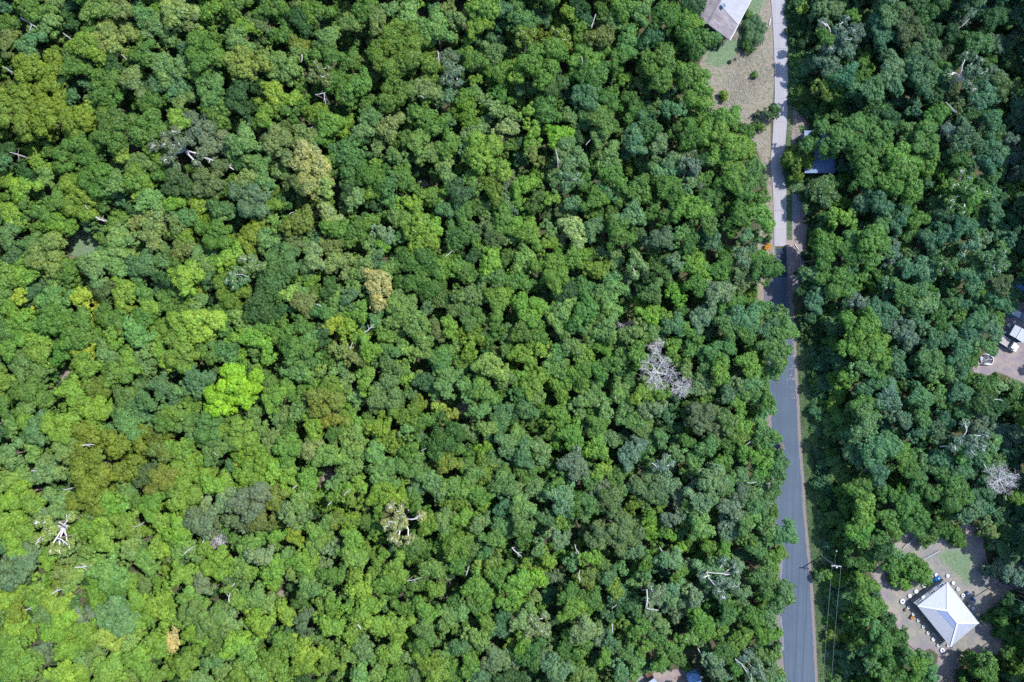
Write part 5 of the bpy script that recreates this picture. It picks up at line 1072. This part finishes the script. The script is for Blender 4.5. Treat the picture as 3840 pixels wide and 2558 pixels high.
def deck_house():
    k = 4.483; q = lambda x, y, z=0: P(x / k + 2340, y / k + 2460, z)
    dk = plain('red_deck', (0.120, 0.057, 0.045), .8, .15, .3, 5); tr = plain('deck_trim', (0.198, 0.156, 0.132), .8); st = blend_ground('paving', [((0.162, 0.150, 0.150), (0.252, 0.240, 0.228), 1, 1, 5)])
    d = thing('timber_deck', 'red-brown timber deck with steps beside the blue roof at the lower edge', 'deck', q(430, 310)); inv = Matrix.Translation(-Vector(d.location))
    A, B, C, D = [Vector(q(x, y, 1.0)) for x, y in ((360, 305), (452, 236), (492, 305), (398, 362))]
    mb = MB()
    for i in range(13): mb.beam(A.lerp(D, i / 12), B.lerp(C, i / 12), .10, .05)
    r_ = mb.build('boards', dk, d); r_.matrix_parent_inverse = inv
    mb = MB()
    for p, s_ in ((A, B), (B, C), (D, A)): mb.beam(p + Vector((0, 0, .05)), s_ + Vector((0, 0, .05)), .07, .12)
    r_ = mb.build('rail', tr, d); r_.matrix_parent_inverse = inv
    for p in (A, B, C, D): r_ = MB().beam((p.x, p.y, 0), (p.x, p.y, .95), .12).build('post', tr, d); r_.matrix_parent_inverse = inv
    for i in range(3):
        a, b = Vector(q(398 + i * 9, 372 + i * 22, .8 - .25 * i)), Vector(q(470 + i * 20, 322 + i * 22, .8 - .25 * i))
        r_ = MB().beam(a, b, .34, .07).build('step', dk, d); r_.matrix_parent_inverse = inv
    h = thing('blue_roofed_cabin', 'pale blue roofed cabin cut off by the lower edge of the photo', 'cabin', q(500, 480)); inv = Matrix.Translation(-Vector(h.location))
    R = [q(400, 452, 2.6), q(505, 378, 2.6), q(640, 560, 2.6), q(520, 640, 2.6)]
    r_ = poly3(MB(), R).build('roof', corrugated('cabin_roof', (0.174, 0.232, 0.348), (0.220, 0.278, 0.394), 5, .8, .5, .4, .1), h); r_.matrix_parent_inverse = inv
    cen = sum((Vector(v) for v in R), Vector()) / 4; cs = [Vector(v).lerp(cen, .08) for v in R]; mb = MB()
    for i in range(4): wall(mb, cs[i], cs[(i + 1) % 4], 0, 2.55, .1)
    r_ = mb.build('wall', plain('cabin_wall', (0.180, 0.180, 0.198), .8), h); r_.matrix_parent_inverse = inv
    mb = MB()
    for i in range(4): mb.beam((R[i][0], R[i][1], 2.56), (R[(i+1)%4][0], R[(i+1)%4][1], 2.56), .12, .12)
    r_ = mb.build('gutter', plain('cabin_gutter', (0.300, 0.300, 0.324), .5), h); r_.matrix_parent_inverse = inv
    pv = [q(x, y, .06)[:2] for x, y in ((200, 445), (355, 312), (420, 400), (405, 520), (180, 520))]
    tag(MB().slab(pv, 0.0, .06).build('paved_path', st), kind='structure')
    w = thing('stone_edging', 'low pale stone edging curving up to the timber deck', 'wall', q(330, 320)); inv = Matrix.Translation(-Vector(w.location)); r = np.random.default_rng(9); mb = MB()
    pts = [(462, 212), (440, 228), (405, 246), (365, 272), (325, 305), (290, 335), (255, 368), (225, 398), (195, 430)]
    for (x1, y1), (x2, y2) in zip(pts[:-1], pts[1:]):
        for u in (.25, .75):
            c = q(x1 + (x2 - x1) * u, y1 + (y2 - y1) * u, .12); mb.box(c, (.5, .26, .3 + r.uniform(-.05, .05)), .68 + r.uniform(-.1, .1))
    r_ = mb.build('stones', plain('edging_stone', (0.198, 0.186, 0.186), .9, .1, .3, 4), w, bevel=.03); r_.matrix_parent_inverse = inv
    tank('round blue water tank under trees near the lower edge', q(1150, 322), 1.36, 2.1, (.20, .38, .70), False)
    br = plain('brick_red', (0.216, 0.126, 0.102), .85, .1, .3, 5)
    for x, y, a, lb in ((940, 340, .1, 'brick edging frame beside the blue tank, middle of three'), (1000, 350, -.4, 'brick edging frame nearest the blue tank'), (875, 375, .35, 'filled brick square farthest from the blue tank')):
        o = thing('brick_edging', lb, 'brick frame', q(x, y), a, 'small brick squares by the tank')
        for c_, s_ in (((0, .22, .06), (.62, .1, .12)), ((0, -.22, .06), (.62, .1, .12)), ((.26, 0, .06), (.1, .34, .12)), ((-.26, 0, .06), (.1, .34, .12))): MB().box(c_, s_).build('brick', br, o, bevel=.01)
        if 'filled' in lb: MB().box((0, 0, .05), (.42, .34, .08)).build('paver', br, o)

def roadside():
    pm = plain('pole_wood', (0.114, 0.132, 0.150), .8, .15, .25, 3); cm = plain('crossarm', (0.252, 0.258, 0.282), .7, .2, .2, 3); wt = plain('insulator', (0.450, 0.456, 0.480), .3, .5, .03); wi = plain('wire', (0.156, 0.168, 0.186), .5, .3, .05, 1)
    # pole near the concrete
    b = P(2991, 1031); h = 7.6
    o = thing('power_pole', 'slim power pole standing among tyres beside the road patch', 'power pole', b)
    MB().tube([(0, 0, 0), (0, 0, h)], [.16, .11], 10).build('post', pm, o)
    a = MB().beam((-.1, -.55, h - .2), (.1, .55, h - .2), .1).build('crossarm', cm, o)
    for y in (-.45, .45): MB().lathe([(.05, 0), (.07, .08), (.04, .16), (0, .17)], (.8 * y * .2, y, h - .15), 10).build('insulator', wt, a)
    MB().lathe([(.12, h), (.12, h + .1), (0, h + .14)], n=10).build('cap', wt, o)
    MB().tube([(0, 0, h - .5), (1.2, 1.5, 4.5), (2.2, 2.9, 0)], .015, 4).build('stay_wire', wi, o)
    b2 = P(3079, 2085); h2 = 6.35
    o = thing('power_pole', 'leaning-looking grey power pole with a pale crossarm in roadside weeds', 'power pole', b2)
    MB().tube([(0, 0, 0), (0, 0, h2)], [.19, .13], 10).build('post', pm, o)
    ca, cb = Vector(P(3117, 2121, h2)) - Vector(b2), Vector(P(3154, 2124, h2)) - Vector(b2)
    a = MB().beam(ca, cb, .17, .14).build('crossarm', cm, o)
    for u in (.05, .95): MB().lathe([(.06, 0), (.09, .1), (.05, .2), (0, .22)], tuple(ca.lerp(cb, u) + Vector((0, -.05, .07))), 10).build('insulator', wt, a)
    MB().lathe([(.13, h2), (.14, h2 + .1), (0, h2 + .16)], tuple((ca.lerp(cb, .55) + Vector((0, -.3, 0)))[:2]) + (0,), 12).build('cap', wt, o)
    end = P(3068, 2900, 6.2)
    for u, dx, lb in ((.05, 0, 'left-hand power line running down from the pale crossarm beside the road'), (.95, 1.6, 'right-hand power line running down from the pale crossarm beside the road')):
        p0 = Vector(b2) + ca.lerp(cb, u) + Vector((0, 0, .2)); p1 = Vector((end[0] + dx, end[1], 6.4)); w = thing('power_line', lb, 'wire', p0, 0, 'power lines')
        MB().tube([p0.lerp(p1, t) - p0 + Vector((0, 0, -1.2 * 4 * t * (1 - t) * .5)) for t in np.linspace(0, 1, 14)], .022, 5).build('wire', wi, w)
    b3 = P(3112, 2051); h3 = 3.0
    o = thing('service_post', 'short white-capped service post in the weeds above the power pole', 'post', b3)
    MB().tube([(0, 0, 0), (0, 0, h3)], [.08, .07], 8).build('post', pm, o); MB().lathe([(.16, h3 - .05), (.18, h3 + .1), (.1, h3 + .22), (0, h3 + .24)], n=12).build('cap', wt, o)
    p0 = Vector((0, 0, h3)); p1 = Vector(b2) - Vector(b3) + ca.lerp(cb, .4); MB().tube([p0, p0.lerp(p1, .5) + Vector((0, 0, -.3)), p1], .02, 4).build('service_wire', wi, o)
    # tyres
    ty = plain('old_tyre', (0.011, 0.011, 0.014), .9); mt = MB().lathe([(.30 + .15 * math.cos(6.2832 * i / 10), .14 + .13 * math.sin(6.2832 * i / 10)) for i in range(11)], n=22).mesh('tyre'); mt.materials.append(ty); mt.polygons.foreach_set('use_smooth', [True] * len(mt.polygons))
    for x, y, s, lb in ((2981, 1026, .9, 'black tyre nearest the road beside the slim pole'), (2992, 1017, .95, 'middle black tyre of three beside the slim pole'), (3001, 1009, 1.1, 'largest black tyre beside the slim pole'), (2735, 234, 1.0, 'black tyre at the top of the slashed grass bank'), (2756, 223, .7, 'small grey tyre beside the black tyre on the bank')):
        o = bpy.data.objects.new('old_tyre', mt); COL.objects.link(o); o.location = P(x, y, .02); o.scale = (s, s, s); tag(o, lb, 'tyre', 'discarded tyres')
    wp = plain('white_pipe', (0.372, 0.384, 0.408), .4)
    for x1, y1, x2, y2, r_, lb in ((2981, 917, 2994, 936, .085, 'short white pipe lying on dirt beside the concrete end'), (2999, 962, 3002, 996, .05, 'thin grey pipe lying above the black tyres'), (3042, 842, 3047, 858, .07, 'pale pipe in grass beside the gravel bay'), (2884, 95, 2889, 72, .10, 'bleached plank lying beside the palm clump')):
        a, b_ = Vector(P(x1, y1, .12)), Vector(P(x2, y2, .16)); o = MB().tube([(0, 0, .12), tuple((b_ - a) * .5 + Vector((0, 0, .14))), tuple(b_ - a + Vector((0, 0, .12)))], r_, 8).build('pipe', wp); o.location = (a.x, a.y, 0); tag(o, lb, 'pipe')
    # blue-roofed shed under the trees
    s = thing('blue_roofed_shed', 'long shed with blue-grey roof half under trees beside the concrete road', 'shed', P(3075, 570)); inv = Matrix.Translation(-Vector(s.location))
    z = 2.45; q = lambda x, y, h: P(x / z + 2560, y / z, h)
    R = [q(1124, 1199, 2.9), q(1262, 1203, 2.9), q(1398, 1425, 2.6), q(1400, 1568, 2.6), q(1330, 1568, 2.6), q(1124, 1330, 2.8)]
    R = [q(1124, 1199, 2.9), q(1396, 1203, 2.9), q(1398, 1590, 2.6), q(1126, 1590, 2.6)]
    r_ = poly3(MB(), R).build('roof', corrugated('shed_blue', (0.049, 0.099, 0.215), (0.081, 0.145, 0.273), 4, math.pi / 2, .5, .35, .4), s); r_.matrix_parent_inverse = inv
    cen = sum((Vector(v) for v in R), Vector()) / 4; cs = [Vector(v).lerp(cen, .05) for v in R]; mb = MB()
    for i in range(4): wall(mb, cs[i], cs[(i + 1) % 4], 0, 2.55, .1)
    r_ = mb.build('wall', plain('shed_wall_grey', (0.120, 0.132, 0.156), .8), s); r_.matrix_parent_inverse = inv
    mb = MB(); mb.beam((R[0][0] - .05, R[0][1] + .04, 2.88), (R[3][0] - .05, R[3][1], 2.58), .1, .1); r_ = mb.build('gutter', plain('shed_gutter', (0.210, 0.252, 0.330), .5), s); r_.matrix_parent_inverse = inv
    c = (cs[0] + cs[3]) / 2; r_ = MB().beam((c.x - .08, c.y - .8, 1.05), (c.x - .08, c.y + .8, 1.05), .05, 2.1).build('door', plain('shed_blue_door', (0.072, 0.096, 0.132), .6), s); r_.matrix_parent_inverse = inv
# ------------------------------------------------------------------ single plants, dead wood, loose straw
def plant(name, px, py, rpx, col, lb, cat, lm, bark, h=None, st='n', group=None, leaf=None, trunk=True, flat=.6):
    R = rpx / M; r = np.random.default_rng(int(px * 7 + py)); cr = crown(R, st, int(px * 3 + py), leaf=leaf or min(.24, .07 + .06 * R), cov=1.3)
    zc = h if h is not None else max(.55 * R, .4); x, y, _ = P(px, py, zc)
    o = thing(name, lb, cat, (x, y, 0), 0, group)
    V = leaf_tris(cr['C'], cr['N'], cr['S'], 2.6 if leaf else cr['elong'])
    me = leaves_mesh('crown', V, cr['v'], cr['w']); me.materials.append(lm)
    c = link('crown', me, None, o, (0, 0, zc)); t = sum(PALL[k] for k in col) / len(col) if isinstance(col, str) else np.array(col); c.color = (*t, 1)
    if trunk:
        tm = trunk_mesh('trunk', cr, max(zc, .5), 5); tm.materials.append(bark); link('trunk', tm, None, o)
    return o

def palm(px, py, R, lb, lm, bark, seed, h=2.4):
    r = np.random.default_rng(seed); o = thing('palm_tree', lb, 'palm', P(px, py, h)[:2] + (0,), 0, 'palms beside the weathered house')
    mb = MB(); mb.tube([(0, 0, -.2), (r.uniform(-.1, .1), .05, h * .5), (0, 0, h)], [.2, .15, .13], 8); mb.build('trunk', bark, o)
    Vs = []
    for i in range(20):
        a = i * 2.39996 + r.uniform(-.2, .2); L = R * r.uniform(.8, 1.15); up = r.uniform(.25, 1.0); k = 16
        for j in range(k):
            t = (j + .5) / k; p = np.array([math.cos(a) * L * t, math.sin(a) * L * t, L * (up * t - (up + .45) * t * t)]); sd = np.array([-math.sin(a), math.cos(a), 0]); fw = np.array([math.cos(a), math.sin(a), up - 2 * (up + .45) * t])
            w = .42 * R * (math.sin(math.pi * min(1, t * .85 + .12)) ** .7) * .55
            for s in (-1, 1):
                tip = p + sd * s * w + fw * .22 * R * .6 + np.array([0, 0, -.12 * w + r.uniform(-.05, .05)])
                Vs.append([p - fw * .035 * L, p + fw * .035 * L, tip])
    V = np.array(Vs); me = leaves_mesh('fronds', V, np.clip(r.normal(1, .15, len(V)), .6, 1.5), np.clip(r.normal(.1, .15, len(V)), 0, 1)); me.materials.append(lm)
    c = link('fronds', me, None, o, (0, 0, h)); c.color = (*(lin(70, 112, 62, .55)), 1)

def dead_tree(px, py, rpx, z, seed, lb, mat, spread=.8, n=8, fall=None):
    r = np.random.default_rng(seed); R = rpx / M; x, y, _ = P(px, py, z); o = thing('dead_tree', lb, 'dead tree', (x, y, 0), 0, 'dead trees')
    MB().tube([(0, 0, -.2), (.1, 0, z * .5), (0, 0, z)], [.24, .2, .16], 8).build('trunk', mat, o)
    for i in range(n):
        mb = MB(); a = i * 6.283 / n + r.uniform(-.3, .3)
        branchwork(mb, (0, 0, z - .3), (math.cos(a), math.sin(a), .25), R * r.uniform(.55, .8), .11, 3, r, spread, .3, 5)
        mb.build('branch', mat, o)
    mb = MB()
    for i in range(int(60 * R)):                                        # fine twigs that read as a pale haze
        a = r.uniform(0, 6.283); q = R * math.sqrt(r.uniform(.05, 1)); c = Vector((q * math.cos(a), q * math.sin(a), z + r.uniform(-.2, .8)))
        for k in range(3):
            d = Vector(r.normal(0, 1, 3)); d.z *= .4; mb.tube([c, c + d.normalized() * r.uniform(.4, .9)], [.017, .009], 3, False)
    mb.build('twigs', mat, o); return o

BRANCHES = [(0,0,2.45,"127 425 245 475 8;580 305 690 388 6;1115 500 1160 543 6;20 612 125 670 5;90 1400 240 1442 5;190 165 330 250 18"),
 (640,0,2.45,"300 1450 405 1480 18;490 1505 580 1560 20;1060 1490 1105 1445 9;1255 1180 1310 1165 6;1205 500 1205 565 10;1330 870 1425 850 7;1410 850 1425 960 8"),
 (1280,0,2.45,"885 470 900 580 9;730 880 760 905 8;600 820 640 800 8"),
 (1920,0,2.45,"770 130 730 260 6;90 550 130 435 11;385 340 440 390 11;555 1480 580 1450 8;680 1330 720 1285 6;400 1370 425 1545 7;640 520 650 580 7"),
 (0,640,2.45,"880 425 985 465 15;785 325 810 352 8"),(640,640,2.45,"55 540 120 540 16;610 955 715 975 7;1340 1230 1390 1250 9;1090 400 1130 380 6"),
 (1280,640,2.45,"955 790 1020 735 9;210 1490 300 1410 10"),
 (0,1280,1.4,"433 546 495 542 7;330 787 378 770 7;435 822 485 800 7;165 680 197 682 6"),(640,1280,1.4,"640 775 663 757 6;828 858 845 842 7;225 585 240 598 4"),
 (1280,1280,1.4,"45 40 60 5 5;15 808 48 778 6;315 880 318 850 4;420 575 445 562 4"),(1920,1280,1.4,"800 595 835 600 5;735 640 760 660 6;540 298 545 280 8"),
 (2560,1280,1.4,"340 742 390 738 5;300 555 370 515 5"),(3200,1280,1.4,"455 553 515 556 8;735 305 785 310 5;685 645 705 680 7"),
 (0,1918,1.4,"395 295 490 285 9;275 432 325 408 9;132 518 172 500 6;0 345 28 338 6;40 895 90 865 12;310 55 365 80 7;300 140 355 175 8;195 155 225 120 7;700 82 755 60 4"),
 (640,1918,1.4,"72 222 125 183 7;307 475 312 425 6;165 165 190 130 5"),(1280,1918,1.4,"345 365 425 345 4;655 335 670 290 5;85 595 105 620 7;245 55 295 60 6;320 70 335 85 6"),
 (1920,1918,1.4,"0 190 50 235 7;330 175 360 230 5;525 510 550 490 5;775 190 810 230 6;525 590 528 635 6;355 310 355 370 5;708 410 708 510 8;708 510 770 520 6"),
 (2560,1918,1.4,"80 720 115 765 7;275 775 350 865 6;125 320 240 330 6;125 320 170 390 5"),(3200,1900,2.383,"1440 820 1525 860 12"),(3200,0,2.45,"950 265 1070 170 9;870 850 895 790 7;850 940 950 1035 8")]

def make_plants(lm, lm_s, bark, pale):
    S = lambda *a, **k: plant('shrub', *a, **k)
    S(2890.6, 424, 36, (.05, .115, .035), 'round dark green bush overhanging the edge of the concrete road', 'shrub', lm, bark, 1.5)
    S(2713, 361, 19, 'LY', 'small yellow-green bush alone on the slashed grass bank', 'shrub', lm, bark, .7)
    S(2842, 473, 22, 'G', 'mid-green bush below the round roadside bush', 'shrub', lm, bark, .7)
    S(2829, 282, 17, 'PG', 'pale weedy clump in the middle of the slashed grass bank', 'shrub', lm, bark, .4)
    S(2815, 492, 24, 'OG', 'dull green bush beside the big bright tree on the bank', 'shrub', lm, bark, .7)
    S(2880, 897, 15, 'BD', 'blue-green bush against the left edge of the concrete end', 'shrub', lm, bark, .6)
    S(2878, 925, 12, tuple(lin(250, 185, 50, .62)), 'bright orange-leaved bush at the corner of the concrete end', 'shrub', lm, bark, .5)
    S(2847, 1690 + 0, 1, 'G', '', 'shrub', lm, bark) if False else None
    S(2928, 1672, 14, tuple(lin(195, 190, 195, .4)), 'pale flowering grass clump leaning over the asphalt edge', 'shrub', lm, bark, 1.1)
    S(2800, 175, 26, 'DG', 'dark bush at the foot of the palm clump', 'shrub', lm, bark, .6)
    S(2803, 52, 16, 'P', 'pale grassy bush between the weathered house and the palms', 'shrub', lm, bark, .4)
    S(3378, 2165, 36, 'GD', 'dark low bush left of the bright yard tree', 'shrub', lm, bark, .9)
    S(3585, 2010, 38, 'G', 'low green bush at the top of the yard', 'shrub', lm, bark, .9)
    S(3063, 807, 26, 'O', 'brown-tinged bush beside the gravel bay', 'shrub', lm, bark, .7)
    pn = lambda *a, **k: plant('pine_tree', *a, st='f', leaf=.34, **k)
    pn(3000, 600, 60, 'YPG', 'yellow-green drooping pine overhanging the right edge of the concrete road', 'pine', lm, bark, 3.4, group='pines by the blue-roofed shed')
    pn(3074, 722, 64, 'BSP', 'blue-grey drooping pine below the blue-roofed shed', 'pine', lm, bark, 4.6, group='pines by the blue-roofed shed')
    for i, (x, y, R, lb) in enumerate(((2808, 92, 1.9, 'palm nearest the weathered house, left in the clump'), (2836, 72, 1.7, 'uppermost palm of the clump'), (2856, 100, 1.8, 'rightmost palm of the clump, beside the concrete'), (2830, 112, 2.2, 'broadest palm in the middle of the clump'), (2812, 134, 1.9, 'lower left palm of the clump'), (2845, 140, 1.8, 'lowest palm of the clump'))):
        palm(x, y, R * .9, lb, lm, bark, 50 + i, 1.6 + .2 * (i % 3))
    gw = plain('dead_wood', (.36, .345, .36), .85, .1, .2, 3)
    dead_tree(2463, 1394, 62, 9.5, 11, 'broad bare grey dead tree standing over the green forest', gw)
    dead_tree(2554, 1452, 32, 8.5, 12, 'small bare dead tree, down and right of the broad dead one', gw, n=5)
    dead_tree(3750, 1800, 46, 9.0, 13, 'tattered white dead tree with broken limbs in the dark forest', gw, n=9)
    dead_tree(816, 2022, 34, 5.0, 14, 'tangle of bare dead twigs in the lower left forest', gw, n=6)
    dead_tree(2460, 1290, 26, 7.0, 15, 'bare grey limbs just above the broad dead tree', gw, n=5)
    dead_tree(2345, 1235, 28, 4.0, 16, 'fallen bare branches in a gap of the forest', gw, n=5)
    # bare limbs and broken stems that catch the sun above the canopy
    bm_ = plain('bleached_limb', (.33, .32, .32), .7, .15, .15, 3); rm = plain('red_limb', (.35, .15, .11), .8)
    its = []
    for ox, oy, sc, txt in BRANCHES:
        for e in txt.split(';'):
            a = list(map(float, e.split())); its.append((ox + a[0] / sc, oy + a[1] / sc, ox + a[2] / sc, oy + a[3] / sc, a[4] / sc))
    mids = [((a + c) / 2, (b + d) / 2) for a, b, c, d, _ in its]
    used = set(); r = np.random.default_rng(8)
    tx = np.array([t['x'] for t in TREES]); ty_ = np.array([t['y'] for t in TREES]); tr = np.array([t['r'] for t in TREES]); tz = np.array([t['zc'] + .5 * t['R'] for t in TREES])
    for (x1, y1, x2, y2, w), (mx, my) in zip(its, mids):
        best = None
        for li, (nm, lx, ly) in enumerate(LANDMARKS):
            d = math.hypot(mx - lx, my - ly)
            if d < 40 or d > 1600: continue
            s = sector(mx - lx, my - ly); k = sum(1 for a, b in mids if (a, b) != (mx, my) and 40 <= math.hypot(a - lx, b - ly) < d and sector(a - lx, b - ly) == s)
            if k > 5 or (li, s, k) in used: continue
            v = k * 500 + d + (300 if 'photo' in nm else 0)
            if best is None or v < best[0]: best = (v, li, s, k)
        _, li, s, k = best; used.add((li, s, k)); thick = w > 5.5
        lb = f"{'thick' if thick else 'thin'} bleached limb, {ORD[k]} {DIRS[s]} {LANDMARKS[li][0]}"
        hits = np.hypot(tx - mx, ty_ - my) < tr * .9; z = (tz[hits].max() if hits.any() else 7.5) + .25
        A, B = Vector(P(x1, y1, z)), Vector(P(x2, y2, z + .3)); C = (A + B) / 2; L = (B - A).length; wr = max(.07, min(.34, w / M / 2 * .75))
        o = thing('bare_limb', lb, 'dead limb', (C.x, C.y, 0), 0, 'bleached limbs among the treetops')
        sd = Vector((-(B - A).y, (B - A).x, 0)).normalized() * L * r.uniform(-.09, .09)
        c0 = Vector((C.x, C.y, 0)); pts = [A - c0, A.lerp(B, .35) + sd - c0, A.lerp(B, .7) + sd * .5 - c0, B - c0]
        MB().tube([(0, 0, 0), (0, 0, z * .6), tuple(pts[0])], [wr * 1.3 + .04, wr * 1.1 + .03, wr], 6).build('stem', bark, o)
        MB().tube(pts, [wr, wr * .9, wr * .8, wr * .5], 8).build('limb', bm_, o)
        if L > 2.0:
            for q in range(2):
                st_ = pts[1].lerp(pts[2], r.uniform(0, 1)); d = (B - A).normalized() + Vector(r.normal(0, .7, 3)); d.z = abs(d.z) * .3
                MB().tube([st_, st_ + d.normalized() * L * .22, st_ + d.normalized() * L * .4 + Vector((0, 0, .15))], [wr * .5, wr * .4, wr * .2], 5).build('fork', bm_, o)
    # slashed straw lying on the bank
    n = 30000; X = r.uniform(2590, 3040, n); Y = r.uniform(-20, 1010, n)
    yd = sdist(X, Y, YARD); ok = ((yd > 4) & (sdist(X, Y, LAWN) < 4)) | ((sdist(X, Y, EAST) > 4) & (Y < 560))
    ok &= ~(sdist(X, Y, [(2600, -60), (2820, -60), (2745, 160), (2600, 90)]) > 0)
    ok &= r.random(n) < np.clip(.35 + .65 * np.sin(X * .021 + 1.1 * np.sin(Y * .017)) , .12, 1)
    X, Y = X[ok], Y[ok]; n = len(X)
    th = np.arctan2(-(Y - 455), X - 2745) + r.normal(0, .35, n); th = np.where(Y < 300, r.uniform(0, 6.28, n), th)
    L = r.uniform(.35, 1.1, n); w = r.uniform(.015, .04, n)
    k = H / F; cx, cy = (X - 1920) * k, -(Y - 1279) * k; dx, dy = np.cos(th), np.sin(th); z0 = r.uniform(.03, .15, n); z1 = r.uniform(.03, .22, n)
    V = np.empty((n, 4, 3)); zz = lambda a, b, c: np.stack([a, b, c], -1)
    V[:, 0] = zz(cx - dy * w, cy + dx * w, z0); V[:, 1] = zz(cx + dy * w, cy - dx * w, z0)
    V[:, 2] = zz(cx + dx * L + dy * w * .4, cy + dy * L - dx * w * .4, z1); V[:, 3] = zz(cx + dx * L - dy * w * .4, cy + dy * L + dx * w * .4, z1)
    me = raw_mesh('cut_grass', V.reshape(-1, 3), np.arange(n * 4).reshape(n, 4))
    tint = np.where(r.random((n, 1)) < .8, np.array([[.30, .255, .23]]), np.array([[.12, .14, .06]])) * r.uniform(.6, 1.25, (n, 1))
    for nm in ('v', 'w'): at = me.attributes.new(nm, 'FLOAT', 'FACE'); at.data.foreach_set('value', np.full(n, 1.0 if nm == 'v' else 0.0, np.float32))
    at = me.attributes.new('tint', 'FLOAT_COLOR', 'FACE'); t4 = np.ones((n, 4), np.float32); t4[:, :3] = tint; at.data.foreach_set('color', t4.reshape(-1))
    me.materials.append(lm_s); tag(link('cut_grass', me), 'dry slashed grass stalks strewn over the bank beside the concrete road', 'grass', kind='stuff')
    # short grass of the east verge and the lawns
    n = 60000; Y = r.uniform(1160, 2640, n); X = interp(ASP_R, Y) + r.uniform(12, 62, n)
    X2 = r.uniform(2620, 3720, 60000); Y2 = r.uniform(-20, 2260, 60000); ok = (sdist(X2, Y2, LAWN) > -8) | (sdist(X2, Y2, HGRASS) > -8); X = np.concatenate([X, X2[ok]]); Y = np.concatenate([Y, Y2[ok]])
    Y3 = r.uniform(0, 900, 9000); X3 = interp(CON_R, Y3) + r.uniform(2, 22, 9000); X = np.concatenate([X, X3]); Y = np.concatenate([Y, Y3]); n = len(X)
    cx, cy = (X - 1920) * k, -(Y - 1279) * k; th = r.uniform(0, 6.28, n); hgt = r.uniform(.06, .22, n); w = r.uniform(.02, .05, n); ln = r.uniform(.03, .2, n)
    V = np.empty((n, 3, 3)); V[:, 0] = zz(cx - np.sin(th) * w, cy + np.cos(th) * w, hgt * 0); V[:, 1] = zz(cx + np.sin(th) * w, cy - np.cos(th) * w, hgt * 0); V[:, 2] = zz(cx + np.cos(th) * ln, cy + np.sin(th) * ln, hgt)
    t = np.where(r.random((n, 1)) < .65, PALL['P'][None] * .85, PALL['S'][None]) * r.uniform(.75, 1.3, (n, 1))
    me = leaves_mesh('verge_grass', V, np.ones(n), np.zeros(n), t); me.materials.append(lm_s); tag(link('verge_grass', me), 'short mown grass along the road verge and the yards', 'grass', kind='stuff')
    # pale rubble and fallen leaves
    mb = MB(); n = 240
    for i in range(n):
        if i < 90: x, y = r.normal(2830, 12), r.normal(535, 16)
        elif i < 150: yy = r.uniform(1880, 2558); x, y = interp(ASP_L, yy) - r.uniform(2, 30), yy
        else: x, y = r.normal(3660, 45), r.normal(2265, 60)
        s = r.uniform(.05, .2) if i < 150 else r.uniform(.03, .09); c = P(x, y, s * .3); mb.box(c, (s * r.uniform(.7, 1.6), s, s * .8), r.uniform(0, 3))
    tag(mb.build('rubble', plain('pale_rubble', (.26, .25, .26), .9, .1, .3, 5)), 'pale stones and rubble scattered at the road edge and yard', 'rubble', kind='stuff')
    lf = MB()
    for i in range(160):
        y = r.uniform(940, 1500); x = r.uniform(interp(ASP_L, y), interp(ASP_R, y)); x = x if y < 1150 else interp(ASP_R, y) - abs(r.normal(0, 18)); c = P(x, y, .045); a = r.uniform(0, 6.28); s = r.uniform(.04, .12)
        lf.add([(c[0] + s * math.cos(a + q), c[1] + s * math.sin(a + q), .045 + .02 * (q > 3)) for q in (0, 1.2, 3.1, 4.3)], [(0, 1, 2, 3)])
    tag(lf.build('fallen_leaves', plain('fallen_leaf', (.3, .26, .2), .8)), 'pale fallen leaves on the asphalt', 'leaves', kind='stuff')
# ------------------------------------------------------------------ sun, sky, camera
def make_light():
    w = bpy.data.worlds.new("World"); SC.world = w; w.use_nodes = True
    nt = w.node_tree; bg = nt.nodes['Background']
    sky = nt.nodes.new('ShaderNodeTexSky'); sky.sky_type = 'NISHITA'; sky.sun_disc = False
    d = Vector((95.5, 59.8, 150.0)).normalized()           # towards the sun
    sky.sun_elevation = math.asin(d.z); sky.sun_rotation = math.atan2(d.x, d.y)
    sky.altitude = 100; sky.air_density = 1.0; sky.dust_density = 0.6; sky.ozone_density = 1.4
    nt.links.new(sky.outputs[0], bg.inputs[0]); bg.inputs[1].default_value = 0.15
    l = bpy.data.lights.new('sun', 'SUN'); l.energy = 3.2; l.angle = math.radians(0.5); l.color = (1.0, 0.965, 0.91)
    o = bpy.data.objects.new('sun', l); COL.objects.link(o); o.rotation_euler = (-d).to_track_quat('-Z', 'Y').to_euler()
    o.location = d * 300
    cam = bpy.data.cameras.new('camera'); cam.sensor_width = 36; cam.lens = 36 * F / 3840; cam.clip_start = 1; cam.clip_end = 6000
    c = bpy.data.objects.new('camera', cam); COL.objects.link(c); c.location = (0, 0, H); c.rotation_euler = (0, 0, 0)
    SC.camera = c
    vs = SC.view_settings; vs.view_transform = 'Standard'; vs.look = 'None'; vs.exposure = 1.42; vs.gamma = 1; vs.use_curve_mapping = False
    cy = SC.cycles; cy.max_bounces = 5; cy.diffuse_bounces = 3; cy.glossy_bounces = 2; cy.transmission_bounces = 3; cy.transparent_max_bounces = 4
    cy.use_adaptive_sampling = True; cy.adaptive_threshold = 0.02; cy.caustics_reflective = False; cy.caustics_refractive = False
    cy.use_denoising = False
make_ground(); make_roads()
MATS = make_forest()
gable_house(); hip_house(); truck_yard(); deck_house(); roadside()
make_plants(*MATS)
make_light()
